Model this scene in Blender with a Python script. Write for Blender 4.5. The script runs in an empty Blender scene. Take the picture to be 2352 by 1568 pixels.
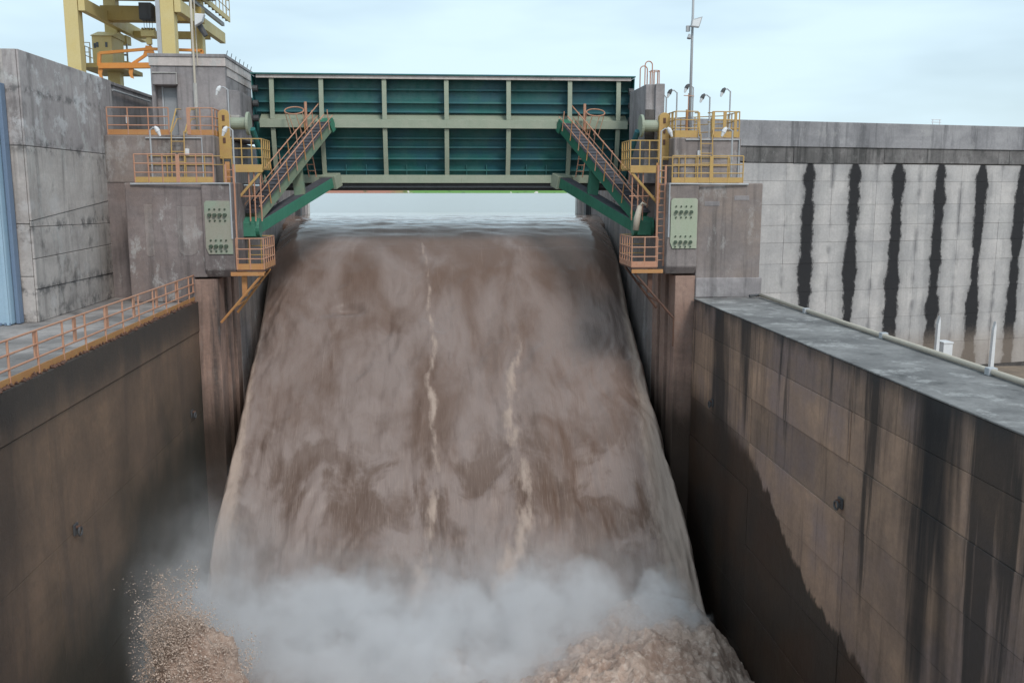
import bpy, math, random
import numpy as np
from mathutils import Vector, Matrix
random.seed(7)
R = math.radians
sc = bpy.context.scene

# ------------------------------------------------------------------ camera
FPX, CX, CY = 2134.0, 1176.0, 784.0          # photo measured at 2352 x 1568
YAW, PITCH, CAM = R(4.65), R(9.157), Vector((0, 0, 4.5))
cd = bpy.data.cameras.new('camera'); cam = bpy.data.objects.new('camera', cd); sc.collection.objects.link(cam)
cam.location = CAM; cam.rotation_euler = (R(90) - PITCH, 0, -YAW)
cd.sensor_width = 36; cd.lens = 36 * FPX / 2352; cd.clip_start = 0.1; cd.clip_end = 12000
sc.camera = cam

# ------------------------------------------------------------------ light
SUN_EL, SUN_AZ = R(43), R(160)               # azimuth clockwise from +Y: behind the camera
w = bpy.data.worlds.new('World'); sc.world = w; w.use_nodes = True
wt = w.node_tree; wt.nodes.clear()
def wn(t, **k):
    n = wt.nodes.new(t)
    for a, b in k.items(): setattr(n, a, b)
    return n
out = wn('ShaderNodeOutputWorld'); bg = wn('ShaderNodeBackground'); sky = wn('ShaderNodeTexSky', sky_type='NISHITA')
sky.sun_disc = False; sky.sun_elevation = SUN_EL; sky.sun_rotation = SUN_AZ; sky.air_density = 1.0; sky.dust_density = 2.0
tc = wn('ShaderNodeTexCoord'); mp = wn('ShaderNodeMapping'); mp.inputs['Scale'].default_value = (1.3, 1.3, 5.5)
mp.inputs['Rotation'].default_value = (R(8), R(-9), 0)
nz = wn('ShaderNodeTexNoise'); nz.inputs['Scale'].default_value = 1.9; nz.inputs['Detail'].default_value = 4; nz.inputs['Roughness'].default_value = .5
rp = wn('ShaderNodeValToRGB'); rp.color_ramp.elements[0].position = .36; rp.color_ramp.elements[0].color = (.58, .58, .58, 1)
rp.color_ramp.elements[1].position = .60; rp.color_ramp.elements[1].color = (.95, .95, .95, 1)
mx = wn('ShaderNodeMix', data_type='RGBA')
mx.inputs[7].default_value = (7.0, 8.85, 9.85, 1)
L = wt.links.new
L(tc.outputs['Generated'], mp.inputs['Vector']); L(mp.outputs[0], nz.inputs['Vector']); L(nz.outputs['Fac'], rp.inputs[0])
L(rp.outputs[0], mx.inputs[0]); L(sky.outputs[0], mx.inputs[6]); L(mx.outputs[2], bg.inputs[0]); L(bg.outputs[0], out.inputs[0])
bg.inputs[1].default_value = 0.1
sd = bpy.data.lights.new('sun', 'SUN'); sun = bpy.data.objects.new('sun', sd); sc.collection.objects.link(sun)
sd.energy = 1.5; sd.angle = R(14); sd.color = (1, .95, .88)
sdir = Vector((math.sin(SUN_AZ) * math.cos(SUN_EL), math.cos(SUN_AZ) * math.cos(SUN_EL), math.sin(SUN_EL)))
sun.rotation_euler = sdir.to_track_quat('Z', 'Y').to_euler(); sun.location = (20, -30, 60)
sc.view_settings.view_transform = 'Standard'; sc.view_settings.look = 'None'; sc.view_settings.exposure = 0.18; sc.view_settings.gamma = 1
sc.cycles.use_denoising = True; sc.cycles.volume_step_rate = 2.0; sc.cycles.max_bounces = 6; sc.cycles.volume_bounces = 3; sc.cycles.transparent_max_bounces = 12
sc.render.engine = 'CYCLES'

# ------------------------------------------------------------------ pixel -> place helpers (distance always from a known plane)
fw = Vector((math.sin(YAW) * math.cos(PITCH), math.cos(YAW) * math.cos(PITCH), -math.sin(PITCH)))
rt = Vector((math.cos(YAW), -math.sin(YAW), 0)); upv = rt.cross(fw)
def ray(u, v): return fw + rt * ((u - CX) / FPX) - upv * ((v - CY) / FPX)
def atY(u, v, Y): d = ray(u, v); return CAM + d * (Y / d.y)
def atX(u, v, X): d = ray(u, v); return CAM + d * (X / d.x)
def atZ(u, v, Z): d = ray(u, v); return CAM + d * ((Z - CAM.z) / d.z)
def sY(u, v, Y): return atY(u * .98, v * .98, Y)     # pixels of the 2400-wide photograph

# ------------------------------------------------------------------ node helper
class NT:
    def __init__(s, name):
        s.m = bpy.data.materials.new(name); s.m.use_nodes = True
        s.t = s.m.node_tree; s.t.nodes.clear()
        s.o = s.n('ShaderNodeOutputMaterial'); s.b = None
    def n(s, t, **k):
        x = s.t.nodes.new(t)
        for a, b in k.items(): setattr(x, a, b)
        return x
    def set(s, sock, v):
        if isinstance(v, bpy.types.NodeSocket): s.t.links.new(v, sock)
        elif isinstance(v, (tuple, list)) and sock.type == 'RGBA' and len(v) == 3: sock.default_value = (*v, 1)
        else: sock.default_value = v
    def pos(s): return s.n('ShaderNodeNewGeometry').outputs['Position']
    def M(s, op, a, b=0.0, c=0.0, clamp=False):
        x = s.n('ShaderNodeMath', operation=op, use_clamp=clamp)
        for i, v in enumerate((a, b, c)): s.set(x.inputs[i], v)
        return x.outputs[0]
    def scale(s, v, k):
        x = s.n('ShaderNodeVectorMath', operation='MULTIPLY'); s.set(x.inputs[0], v); s.set(x.inputs[1], k); return x.outputs[0]
    def addv(s, v, k):
        x = s.n('ShaderNodeVectorMath', operation='ADD'); s.set(x.inputs[0], v); s.set(x.inputs[1], k); return x.outputs[0]
    def dot(s, v, k):
        x = s.n('ShaderNodeVectorMath', operation='DOT_PRODUCT'); s.set(x.inputs[0], v); s.set(x.inputs[1], k); return x.outputs['Value']
    def xyz(s, v):
        x = s.n('ShaderNodeSeparateXYZ'); s.set(x.inputs[0], v); return x.outputs
    def noise(s, v, scale=1.0, detail=4, rough=.55, dist=0.0, col=False):
        x = s.n('ShaderNodeTexNoise'); s.set(x.inputs['Vector'], v); x.inputs['Scale'].default_value = scale
        x.inputs['Detail'].default_value = detail; x.inputs['Roughness'].default_value = rough; x.inputs['Distortion'].default_value = dist
        return x.outputs['Color' if col else 'Fac']
    def smooth(s, v, a, b, lo=0.0, hi=1.0):
        x = s.n('ShaderNodeMapRange', interpolation_type='SMOOTHSTEP'); s.set(x.inputs[0], v)
        for i, k in enumerate((a, b, lo, hi)): s.set(x.inputs[i + 1], k)
        return x.outputs[0]
    def mix(s, f, a, b, mode='MIX'):
        x = s.n('ShaderNodeMix', data_type='RGBA', blend_type=mode); s.set(x.inputs[0], f); s.set(x.inputs[6], a); s.set(x.inputs[7], b); return x.outputs[2]
    def bump(s, h, strength=.3, dist=.02):
        x = s.n('ShaderNodeBump'); s.set(x.inputs['Height'], h); x.inputs['Strength'].default_value = strength; x.inputs['Distance'].default_value = dist; return x.outputs[0]
    def bsdf(s, col, rough=.8, metal=0.0, normal=None, **k):
        b = s.n('ShaderNodeBsdfPrincipled'); s.b = b
        s.set(b.inputs['Base Color'], col); s.set(b.inputs['Roughness'], rough); s.set(b.inputs['Metallic'], metal)
        if normal is not None: s.set(b.inputs['Normal'], normal)
        for a, v in k.items(): s.set(b.inputs[a], v)
        s.t.links.new(b.outputs[0], s.o.inputs[0]); return s.m

# ------------------------------------------------------------------ materials
def concrete(name, light, dark, stain=(.05, .05, .052), streak=.6, white=.3, black=.0, rough=.85, extra=None, warm=None, vary=0):
    t = NT(name); P = t.pos()
    n1 = t.noise(P, .42, 6, .6, .4); n2 = t.noise(t.scale(P, (1.3, 1.3, .10)), 1.0, 6, .66, .25)
    n3 = t.noise(P, 7.0, 6, .7); n4 = t.noise(t.scale(P, (.1, .1, 1.9)), 1.0, 3, .5)
    n5 = t.noise(t.scale(P, (3.6, 3.6, .16)), 1.0, 4, .6)
    c = t.mix(t.smooth(n1, .32, .68), dark, light)
    if warm: c = t.mix(t.smooth(t.noise(t.addv(P, (31, 7, 3)), .3, 4, .6), .42, .66), c, warm)
    c = t.mix(t.smooth(n4, .48, .66, 0, .3), c, dark)
    c = t.mix(t.smooth(n2, .49, .67, 0, streak), c, stain)
    c = t.mix(t.smooth(t.noise(t.addv(P, (17, 3, 8)), 1.7, 8, .72), .5, .64, 0, .45), c, dark)
    c = t.mix(t.smooth(n5, .56, .74, 0, streak * .7), c, stain)
    if black: c = t.mix(t.smooth(t.noise(t.addv(P, (5, 9, 40)), .75, 7, .66), .54, .68, 0, black), c, (.035, .035, .036))
    if white:
        wv = t.M('MULTIPLY', t.smooth(t.noise(t.scale(t.addv(P, (9, 3, 1)), (1, 1, .55)), 1.1, 8, .7), .535, .62), t.smooth(n3, .32, .58))
        c = t.mix(t.M('MULTIPLY', wv, white), c, (.52, .51, .5))
    c = t.mix(t.smooth(n3, .3, .7, 0, .35), c, t.mix(1.0, c, (.62, .61, .6), 'MULTIPLY'))
    if vary:
        oi = t.n('ShaderNodeObjectInfo').outputs['Random']
        c = t.mix(1.0, c, t.mix(oi, (1 - vary,) * 3, (1.0, 1 - vary * .1, 1 - vary * .2)), 'MULTIPLY')
    ro = rough
    if extra: c, ro = extra(t, P, c, n3)
    h = t.M('ADD', t.M('MULTIPLY', n3, .6), t.M('ADD', t.noise(P, 30, 3, .6), t.M('MULTIPLY', t.noise(P, 2.2, 5, .6), 1.5)))
    return t.bsdf(c, ro, normal=t.bump(h, .5, .03), **{'Specular IOR Level': .25})

def paint(name, col, worn, amount=.5, rough=.5, scale=2.5, rust=(.12, .05, .025), rustamt=.25, fade=None):
    t = NT(name); P = t.pos()
    a = t.noise(P, scale, 6, .65); b = t.noise(t.scale(P, (3, 3, .7)), 1.6, 6, .7); c = t.noise(P, 18, 4, .6)
    k = t.mix(t.smooth(a, .42, .62, 0, amount), col, worn)
    if fade: k = t.mix(t.smooth(t.noise(t.addv(P, (7, 1, 4)), .6, 3, .5), .45, .6, 0, .8), k, fade)
    k = t.mix(t.smooth(b, .6, .74, 0, rustamt), k, rust)
    k = t.mix(t.smooth(c, .45, .75, 0, .22), k, t.mix(1.0, k, (.5, .48, .46), 'MULTIPLY'))
    return t.bsdf(k, t.smooth(b, .4, .7, rough, rough + .25), normal=t.bump(c, .15, .01))

M = {}
GREY, GDK = (.36, .33, .325), (.21, .19, .19)
M['pierdk'] = concrete('stained_pier_concrete', (.29, .245, .24), (.18, .152, .15), streak=.5, white=.6, warm=(.25, .195, .18))
M['pier'] = concrete('pier_concrete', (.34, .295, .285), (.22, .19, .185), streak=.5, white=.4, warm=(.29, .235, .21))
M['house'] = concrete('hut_concrete', (.40, .365, .37), (.26, .24, .245), streak=.45, white=.3)
M['parapet'] = concrete('parapet_render', (.74, .66, .63), (.52, .46, .44), streak=.25, white=.9)
def crest_extra(t, P, c, n3):
    z = t.xyz(P)[2]; nb = t.noise(t.scale(t.addv(P, (3, 41, 7)), (1, .8, .9)), .85, 8, .7)
    c = t.mix(t.M('MULTIPLY', t.smooth(nb, .53, .61, 0, .75), t.smooth(z, 5.8, 7.6, .35, 1.0)), c, (.62, .61, .62))
    nd = t.noise(t.addv(P, (1, 5, 77)), 1.4, 8, .72)
    for zj, wj in ((6.05, .4), (7.9, .22), (3.3, .35), (1.1, .45), (0, .9)):
        k = t.M('MULTIPLY', t.smooth(t.M('ABSOLUTE', t.M('SUBTRACT', z, zj)), wj, .03), t.smooth(nd, .47, .6, 0, .75))
        c = t.mix(k, c, (.10, .098, .10))
    y = t.xyz(P)[1]
    c = t.mix(t.M('MULTIPLY', t.smooth(t.M('ADD', y, t.M('MULTIPLY', nd, 2.2)), 41.6, 43.3), t.smooth(z, 4.5, .5, 0, .6)), c, (.12, .115, .115))
    return c, .85
M['crest'] = concrete('crest_wall_concrete', (.62, .57, .545), (.45, .41, .395), streak=.42, white=.6, black=.5, vary=.12, extra=crest_extra)
M['crest_top'] = concrete('crest_wall_upper_concrete', (.50, .455, .45), (.37, .335, .335), streak=.4, white=1.0, black=.3, extra=crest_extra)
M['deck'] = concrete('deck_concrete', (.42, .38, .365), (.2, .185, .18), streak=0, white=.3, black=.4)
M['walltop'] = concrete('wall_top_concrete', (.3, .29, .285), (.15, .145, .145), streak=0, white=.5, black=.5)
M['pink'] = None
def wet_extra(t, P, c, n3):
    z = t.M('ADD', t.xyz(P)[2], t.M('MULTIPLY', t.noise(t.scale(P, (1, 1, .4)), 1.2, 5, .6), 1.6))
    k = t.smooth(z, -2.3, -5); return t.mix(t.M('MULTIPLY', k, .92), c, (.035, .024, .018)), t.M('SUBTRACT', .85, t.M('MULTIPLY', k, .4))
M['pink'] = concrete('slot_concrete', (.40, .265, .215), (.26, .175, .145), streak=.75, white=.1, extra=wet_extra)
M['dark'] = concrete('dark_concrete', (.12, .105, .1), (.06, .055, .052), streak=.5, white=.1)  # darker concrete for wall cores, slot backs, spillway crest and lower tower face

WETPTS = [(40, -3.9), (38.5, -3.9), (31.6, -4.7), (28.8, -5.7), (27.2, -6.7), (24.9, -7.45), (22.6, -7.8), (20.5, -8.6), (12, -11)]
def right_extra(t, P, c, n3):
    X = t.xyz(P); y, z = X[1], X[2]
    d = t.noise(t.scale(P, (0, .55, .035)), 1.0, 6, .68, .3); d2 = t.noise(t.addv(t.scale(P, (0, .2, .05)), (0, 13, 2)), 1.0, 4, .6, .5)
    reach = t.smooth(z, -9.5, .2, .10, .0)                       # drips thin out downwards
    near = t.smooth(y, 30, 15, 0, .09)
    m1 = t.smooth(t.M('ADD', t.M('SUBTRACT', d, reach), near), .535, .62, 0, .82)
    m2 = t.smooth(t.M('ADD', d2, near), .555, .67, 0, .86)
    c = t.mix(m1, c, (.034, .032, .032)); c = t.mix(m2, c, (.026, .026, .028))
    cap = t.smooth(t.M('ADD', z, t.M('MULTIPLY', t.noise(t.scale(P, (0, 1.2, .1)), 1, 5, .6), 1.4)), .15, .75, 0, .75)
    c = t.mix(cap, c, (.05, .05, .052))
    fc = t.n('ShaderNodeFloatCurve'); cv = fc.mapping.curves[0]
    pts = sorted(((yy - 10) / 31, (zz + 14) / 14) for yy, zz in WETPTS)
    cv.points[0].location = pts[0]; cv.points[1].location = pts[-1]
    for p in pts[1:-1]: cv.points.new(*p)
    fc.mapping.update()
    t.set(fc.inputs['Value'], t.M('DIVIDE', t.M('SUBTRACT', y, 10), 31))
    zb = t.M('SUBTRACT', t.M('MULTIPLY', fc.outputs[0], 14), 14)
    jag = t.M('MULTIPLY', t.M('SUBTRACT', t.noise(t.scale(P, (0, 1.7, .5)), 1, 7, .72), .5), 1.5)
    soft = t.smooth(y, 37, 29, .9, .12)
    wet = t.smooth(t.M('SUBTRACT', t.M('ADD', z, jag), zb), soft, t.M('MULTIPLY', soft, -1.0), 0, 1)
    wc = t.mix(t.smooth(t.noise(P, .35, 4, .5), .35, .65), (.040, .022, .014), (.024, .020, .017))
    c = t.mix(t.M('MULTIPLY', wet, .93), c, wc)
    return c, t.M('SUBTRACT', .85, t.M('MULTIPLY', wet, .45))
M['rwall'] = concrete('chute_wall_concrete', (.58, .39, .28), (.37, .26, .205), streak=.4, white=.0, warm=(.36, .27, .25), extra=right_extra, vary=.3)
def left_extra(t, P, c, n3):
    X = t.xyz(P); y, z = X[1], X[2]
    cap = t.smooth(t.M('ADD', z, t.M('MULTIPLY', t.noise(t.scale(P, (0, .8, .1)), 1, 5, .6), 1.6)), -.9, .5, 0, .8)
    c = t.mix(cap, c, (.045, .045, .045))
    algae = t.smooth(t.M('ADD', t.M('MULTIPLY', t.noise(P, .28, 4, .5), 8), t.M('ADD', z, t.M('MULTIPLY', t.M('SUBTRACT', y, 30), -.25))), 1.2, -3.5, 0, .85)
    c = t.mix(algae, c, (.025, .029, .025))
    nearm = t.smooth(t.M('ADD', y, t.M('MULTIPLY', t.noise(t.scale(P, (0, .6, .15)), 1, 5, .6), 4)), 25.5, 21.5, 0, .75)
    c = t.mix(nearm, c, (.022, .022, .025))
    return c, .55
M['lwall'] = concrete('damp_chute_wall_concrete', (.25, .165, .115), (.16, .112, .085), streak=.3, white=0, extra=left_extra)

# dam wall frame
DA, DB = Vector((19.9, 61.71, 0)), Vector((43.4, 66.98, 0)); DU = (DB - DA).normalized(); DN = Vector((DU.y, -DU.x, 0))
def on_dam(u, v): d = ray(u, v); k = (DA - CAM).dot(DN) / d.dot(DN); return (CAM + d * k - DA).dot(DU)
_us = [on_dam(a, 352) for a in (1862, 1966, 2070, 2166, 2260, 2352)]
SP, U0 = np.polyfit(range(6), _us, 1)
def dam_extra(t, P, c, n3):
    X = t.xyz(P); z = X[2]
    u = t.dot(t.addv(P, tuple(-DA)), tuple(DU))
    lean = 0
    q = t.M('DIVIDE', t.M('SUBTRACT', u, U0), SP)
    idn = t.M('ROUND', q); dist = t.M('MULTIPLY', t.M('ABSOLUTE', t.M('SUBTRACT', q, idn)), SP)
    cb = t.n('ShaderNodeCombineXYZ'); t.set(cb.inputs[0], t.M('MULTIPLY', idn, 7.3)); t.set(cb.inputs[2], t.M('MULTIPLY', z, .33))
    wv = t.noise(cb.outputs[0], 1.0, 2, .5)
    edge = t.M('MULTIPLY', t.M('SUBTRACT', t.noise(t.scale(P, (2.2, 2.2, 1.3)), 1, 8, .8), .5), 1.0)
    ztip = t.M('ADD', 7.15, t.M('MULTIPLY', t.M('SUBTRACT', wv, .5), .6))
    taper = t.smooth(z, 7.25, 5.4, 0, 1)
    wd = t.M('MULTIPLY', t.M('ADD', .0, t.M('MULTIPLY', wv, .95)), taper)
    below = t.M('MULTIPLY', t.smooth(z, 7.3, 7.0, 0, 1), t.M('GREATER_THAN', idn, -.5))
    core = t.M('MULTIPLY', t.smooth(t.M('SUBTRACT', t.M('ADD', dist, t.M('MULTIPLY', edge, taper)), wd), .12, -.1, 0, .96), below)
    halo = t.M('MULTIPLY', t.smooth(t.M('SUBTRACT', t.M('ADD', dist, edge), wd), .75, 0, 0, .35), t.M('MULTIPLY', taper, below))
    c = t.mix(halo, c, (.12, .12, .125)); c = t.mix(core, c, (.017, .017, .02))
    # faint drips at the joints half way between
    dj = t.M('MULTIPLY', t.M('ABSOLUTE', t.M('SUBTRACT', t.M('FRACT', t.M('ADD', q, 0.0)), .5)), SP)
    f = t.M('MULTIPLY', t.smooth(t.M('ADD', dj, t.M('MULTIPLY', edge, .5)), .3, .05, 0, .45), t.smooth(t.noise(t.scale(P, (.4, .4, .5)), 1, 3, .5), .45, .6))
    c = t.mix(f, c, (.09, .09, .1))
    c = t.mix(t.smooth(t.M('ADD', z, t.M('MULTIPLY', n3, 1.2)), -4.6, -6.5, 0, .5), c, (.34, .27, .22))
    return c, .85
M['dam'] = concrete('dam_face_concrete', (.60, .575, .57), (.47, .455, .46), stain=(.27, .27, .28), streak=.35, white=.5, extra=dam_extra, vary=.14)
M['damcap'] = concrete('dam_parapet_concrete', (.38, .37, .385), (.25, .245, .26), stain=(.13, .13, .14), streak=.75, white=.3)
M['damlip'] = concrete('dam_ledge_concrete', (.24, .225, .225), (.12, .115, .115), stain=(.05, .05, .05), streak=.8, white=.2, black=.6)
M['ground'] = concrete('dry_ground', (.32, .25, .19), (.2, .16, .13), streak=0, white=0)
M['green'] = paint('green_gate_paint', (.022, .145, .135), (.055, .17, .165), .7, .42, 1.1, (.03, .10, .10), .5, fade=(.028, .125, .16))
M['pale'] = paint('faded_green_paint', (.30, .34, .26), (.35, .37, .29), .6, .55, 1.6, (.12, .15, .11), .5)
M['armL'] = paint('faded_green_arm_paint', (.21, .25, .175), (.11, .27, .2), .35, .5, 1.0, (.07, .2, .14), .5)
M['teal'] = paint('fresh_green_paint', (.045, .19, .125), (.06, .23, .16), .5, .45, 1.1, (.17, .22, .16), .35)
M['armR'] = paint('green_arm_paint', (.03, .15, .095), (.04, .19, .125), .5, .45, 1.1, (.03, .10, .07), .3)
M['armtop'] = paint('grey_arm_deck', (.085, .085, .10), (.06, .06, .07), .6, .7, 2.5, (.12, .12, .11), .4)
M['plate'] = paint('pale_green_plate', (.36, .40, .30), (.42, .42, .34), .5, .55, 1.5, (.4, .3, .22), .3)
M['plateL'] = paint('weathered_green_plate', (.30, .29, .235), (.33, .30, .26), .6, .6, 1.5, (.24, .2, .17), .5, fade=(.27, .33, .255))
M['bolt'] = paint('dark_green_bolt', (.07, .1, .07), (.1, .12, .09), .5, .5)
M['yellow'] = paint('yellow_paint', (.50, .325, .11), (.47, .28, .115), .6, .5, 3, (.36, .14, .06), .5)
M['rustrail'] = paint('rusty_railing_paint', (.50, .27, .18), (.49, .225, .135), .6, .55, 3, (.33, .11, .055), .5)
M['orange'] = paint('orange_rust_paint', (.47, .22, .085), (.48, .26, .10), .6, .55, 2, (.28, .09, .04), .5)
M['browniron'] = paint('brown_rusty_iron', (.13, .065, .045), (.09, .05, .04), .6, .7, 3, (.2, .09, .05), .4)
M['crane'] = paint('crane_yellow', (.62, .49, .21), (.64, .53, .27), .5, .5, 1, (.4, .27, .1), .25)
M['cranedk'] = paint('crane_shadow_yellow', (.42, .30, .10), (.36, .26, .1), .5, .55, 1, (.3, .17, .07), .3)
M['lift'] = paint('orange_lifting_beam_paint', (.72, .28, .06), (.72, .33, .1), .5, .5, 1.5, (.5, .2, .08), .3)
M['grey'] = paint('galvanised_grey', (.42, .43, .45), (.36, .37, .39), .5, .45, 3, (.25, .2, .18), .2)
M['greydk'] = paint('dark_grey_steel', (.07, .07, .075), (.05, .05, .055), .5, .55, 3, (.05, .03, .025), .3)
M['white'] = paint('white_paint', (.72, .72, .74), (.65, .65, .66), .5, .5, 2, (.5, .5, .48), .2)
M['blue'] = paint('blue_grey_steel', (.32, .45, .56), (.36, .48, .58), .4, .45, .8, (.2, .3, .38), .3)
M['bluedk'] = paint('blue_steel_edge', (.16, .22, .32), (.18, .25, .34), .4, .45, .8, (.12, .14, .2), .3)
M['pipe'] = paint('cream_pipe_paint', (.5, .44, .36), (.45, .4, .33), .5, .6, 3, (.25, .18, .13), .3)
M['cable'] = paint('black_cable', (.02, .02, .02), (.03, .03, .03), .3, .5)
M['door'] = paint('grey_door', (.3, .31, .33), (.27, .28, .3), .4, .5)
M['glass'] = NT('window_glass').bsdf((.05, .06, .07), .08)
M['lens'] = NT('lamp_glass').bsdf((.75, .76, .78), .15)
M['ledge'] = concrete('pale_ledge', (.56, .54, .51), (.42, .4, .38), streak=.2, white=.5)

# ------------------------------------------------------------------ mesh helpers
class MB:
    def __init__(s): s.v = []; s.f = []
    def add(s, vs, fs):
        k = len(s.v); s.v += [tuple(x) for x in vs]; s.f += [tuple(i + k for i in f) for f in fs]; return s
    def box(s, a, b):
        x0, y0, z0 = (min(a[i], b[i]) for i in range(3)); x1, y1, z1 = (max(a[i], b[i]) for i in range(3))
        return s.add([(x0, y0, z0), (x1, y0, z0), (x1, y1, z0), (x0, y1, z0), (x0, y0, z1), (x1, y0, z1), (x1, y1, z1), (x0, y1, z1)],
                     [(0, 3, 2, 1), (4, 5, 6, 7), (0, 1, 5, 4), (1, 2, 6, 5), (2, 3, 7, 6), (3, 0, 4, 7)])
    def beam(s, p, q, wd, ht, up=(0, 0, 1)):
        p, q = Vector(p), Vector(q); d = (q - p).normalized(); u = Vector(up)
        if abs(d.dot(u)) > .99: u = Vector((0, 1, 0))
        sd = d.cross(u).normalized(); u = sd.cross(d).normalized(); sd *= wd / 2; u *= ht / 2
        vs = [c + a * sd + b * u for c in (p, q) for a, b in ((-1, -1), (1, -1), (1, 1), (-1, 1))]
        return s.add(vs, [(3, 2, 1, 0), (4, 5, 6, 7), (0, 1, 5, 4), (1, 2, 6, 5), (2, 3, 7, 6), (3, 0, 4, 7)])
    def tube(s, pts, r, n=8, caps=True, closed=False):
        pts = [Vector(p) for p in pts]; m = len(pts); rs = r if isinstance(r, (list, tuple)) else [r] * m
        k = len(s.v); prev = None
        for i, p in enumerate(pts):
            if closed: d = (pts[(i + 1) % m] - pts[i - 1]).normalized()
            else: d = ((pts[min(i + 1, m - 1)] - p).normalized() + (p - pts[max(i - 1, 0)]).normalized()).normalized()
            if prev is None:
                a = Vector((0, 0, 1)) if abs(d.z) < .9 else Vector((1, 0, 0))
                x = d.cross(a).normalized()
            else: x = (prev - d * prev.dot(d)).normalized()
            prev = x; y = d.cross(x)
            for j in range(n):
                an = 2 * math.pi * j / n; s.v.append(tuple(p + (x * math.cos(an) + y * math.sin(an)) * rs[i]))
        for i in range(m if closed else m - 1):
            i2 = (i + 1) % m
            for j in range(n): s.f.append((k + i * n + j, k + i * n + (j + 1) % n, k + i2 * n + (j + 1) % n, k + i2 * n + j))
        if caps and not closed: s.f.append(tuple(k + j for j in range(n))[::-1]); s.f.append(tuple(k + (m - 1) * n + j for j in range(n)))
        return s
    def prism(s, poly, vec):        # planar polygon extruded along vec
        n = len(poly); vec = Vector(vec); a = [Vector(p) for p in poly]
        return s.add(a + [p + vec for p in a], [tuple(range(n))[::-1], tuple(range(n, 2 * n))] + [(i, (i + 1) % n, n + (i + 1) % n, n + i) for i in range(n)])

def finish(name, mb, mat, off, bevel=0, smooth=False):
    me = bpy.data.meshes.new(name); o3 = Vector(off)
    me.from_pydata([tuple(Vector(v) - o3) for v in mb.v], [], mb.f); me.validate(); me.update()
    me.materials.append(M[mat] if isinstance(mat, str) else mat)
    import bmesh
    b = bmesh.new(); b.from_mesh(me); bmesh.ops.recalc_face_normals(b, faces=b.faces)
    b.to_mesh(me); b.free()
    if smooth: me.shade_smooth()
    o = bpy.data.objects.new(name, me); sc.collection.objects.link(o)
    if bevel:
        md = o.modifiers.new('bevel', 'BEVEL'); md.width = bevel; md.segments = 2; md.limit_method = 'ANGLE'
    return o
def tag(o, label, cat, group=None):
    o['label'] = label; o['category'] = cat
    if group: o['group'] = group
    return o
def thing(name, label, cat, loc, group=None):
    o = bpy.data.objects.new(name, None); sc.collection.objects.link(o); o.location = loc; o.empty_display_size = .3; o['base'] = list(loc)
    return tag(o, label, cat, group)
def base(o):
    while o.parent: o = o.parent
    return Vector(o['base'])
def part(root, name, mb, mat, bevel=0, smooth=False, label=None):
    o = finish(name, mb, mat, base(root), bevel, smooth); o.parent = root
    if label: o['label'] = label
    return o
def solo(name, mb, mat, label, cat, loc, group=None, bevel=0, smooth=False):
    o = finish(name, mb, mat, loc, bevel, smooth); o.location = loc; return tag(o, label, cat, group)
def struct(name, mb, mat, kind='structure', bevel=0, smooth=False, loc=(0, 0, 0), label=None):
    o = finish(name, mb, mat, loc, bevel, smooth); o.location = loc; o['kind'] = kind
    if label: o['label'] = label
    return o
def B(a, b): return MB().box(a, b)
def T(p, q, r, n=8): return MB().tube([p, q], r, n)

def railing(root, pts, rails=(.38, .74, 1.1), spacing=1.0, toe=.22, mat='yellow', toemat=None, r=.026, wide=None, height=1.1):
    """posts, rails and toe boards along a base polyline; each bar a part of root"""
    for i in range(len(pts) - 1):
        p, q = Vector(pts[i]), Vector(pts[i + 1]); L_ = (q - p).length; n = max(1, round(L_ / spacing))
        for k in range(n + (1 if i == len(pts) - 2 else 0)):
            c = p.lerp(q, k / n)
            part(root, 'post', T(c, c + Vector((0, 0, height)), r * 1.1, 6), mat)
        for h in rails:
            part(root, 'rail', T(p + Vector((0, 0, h)), q + Vector((0, 0, h)), r, 6), mat)
        if toe:
            part(root, 'toe_board', MB().beam(p + Vector((0, 0, toe / 2 + .004)), q + Vector((0, 0, toe / 2 + .004)), .025, toe), toemat or mat)

def ladder(root, p, q, width, axis, mat='yellow', pitch=.3, r=.024):
    p, q, ax = Vector(p), Vector(q), Vector(axis).normalized() * width / 2
    for s_ in (-1, 1): part(root, 'stile', T(p + ax * s_, q + ax * s_, r, 6), mat)
    n = int((q - p).length / pitch)
    for k in range(1, n):
        c = p.lerp(q, k / n); part(root, 'rung', T(c - ax, c + ax, r * .8, 6), mat)

# ================================================================== SETTING
LX, RX = -9.85, 11.0              # chute wall faces
PL, PR = -9.0, 10.2               # pier faces
WZ = 2.95                         # reservoir level
g = MB().add([(-4000, -600, -15), (4000, -600, -15), (4000, 72, -15), (-4000, 72, -15)], [(0, 1, 2, 3)])
struct('river_bed', g, 'ground')
g = MB().box((13.95, -30, -14.9), (300, 66, -8.55))
struct('ground', g, 'ground')
# deck beside the chute
struct('deck', MB().box((-70, -10, -1.2), (LX - .35, 48, 0)), 'deck')

def panel_wall(root, name, origin, U, V, N, us, vs, mat, proud=.03, gap=.02, jitter=.012, matfun=None):
    """individual cast lifts on a wall: each its own bevelled slab"""
    origin, U, V, N = Vector(origin), Vector(U), Vector(V), Vector(N)
    for i in range(len(us) - 1):
        for j in range(len(vs) - 1):
            d = proud + random.uniform(-jitter, jitter)
            a0, a1, b0, b1 = us[i] + gap / 2, us[i + 1] - gap / 2, vs[j] + gap / 2, vs[j + 1] - gap / 2
            q = [origin + U * a + V * b - N * .05 for a, b in ((a0, b0), (a1, b0), (a1, b1), (a0, b1))]
            m_ = MB().prism(q, N * (d + .05))
            part(root, name, m_, matfun(j) if matfun else mat, bevel=.012)

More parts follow.
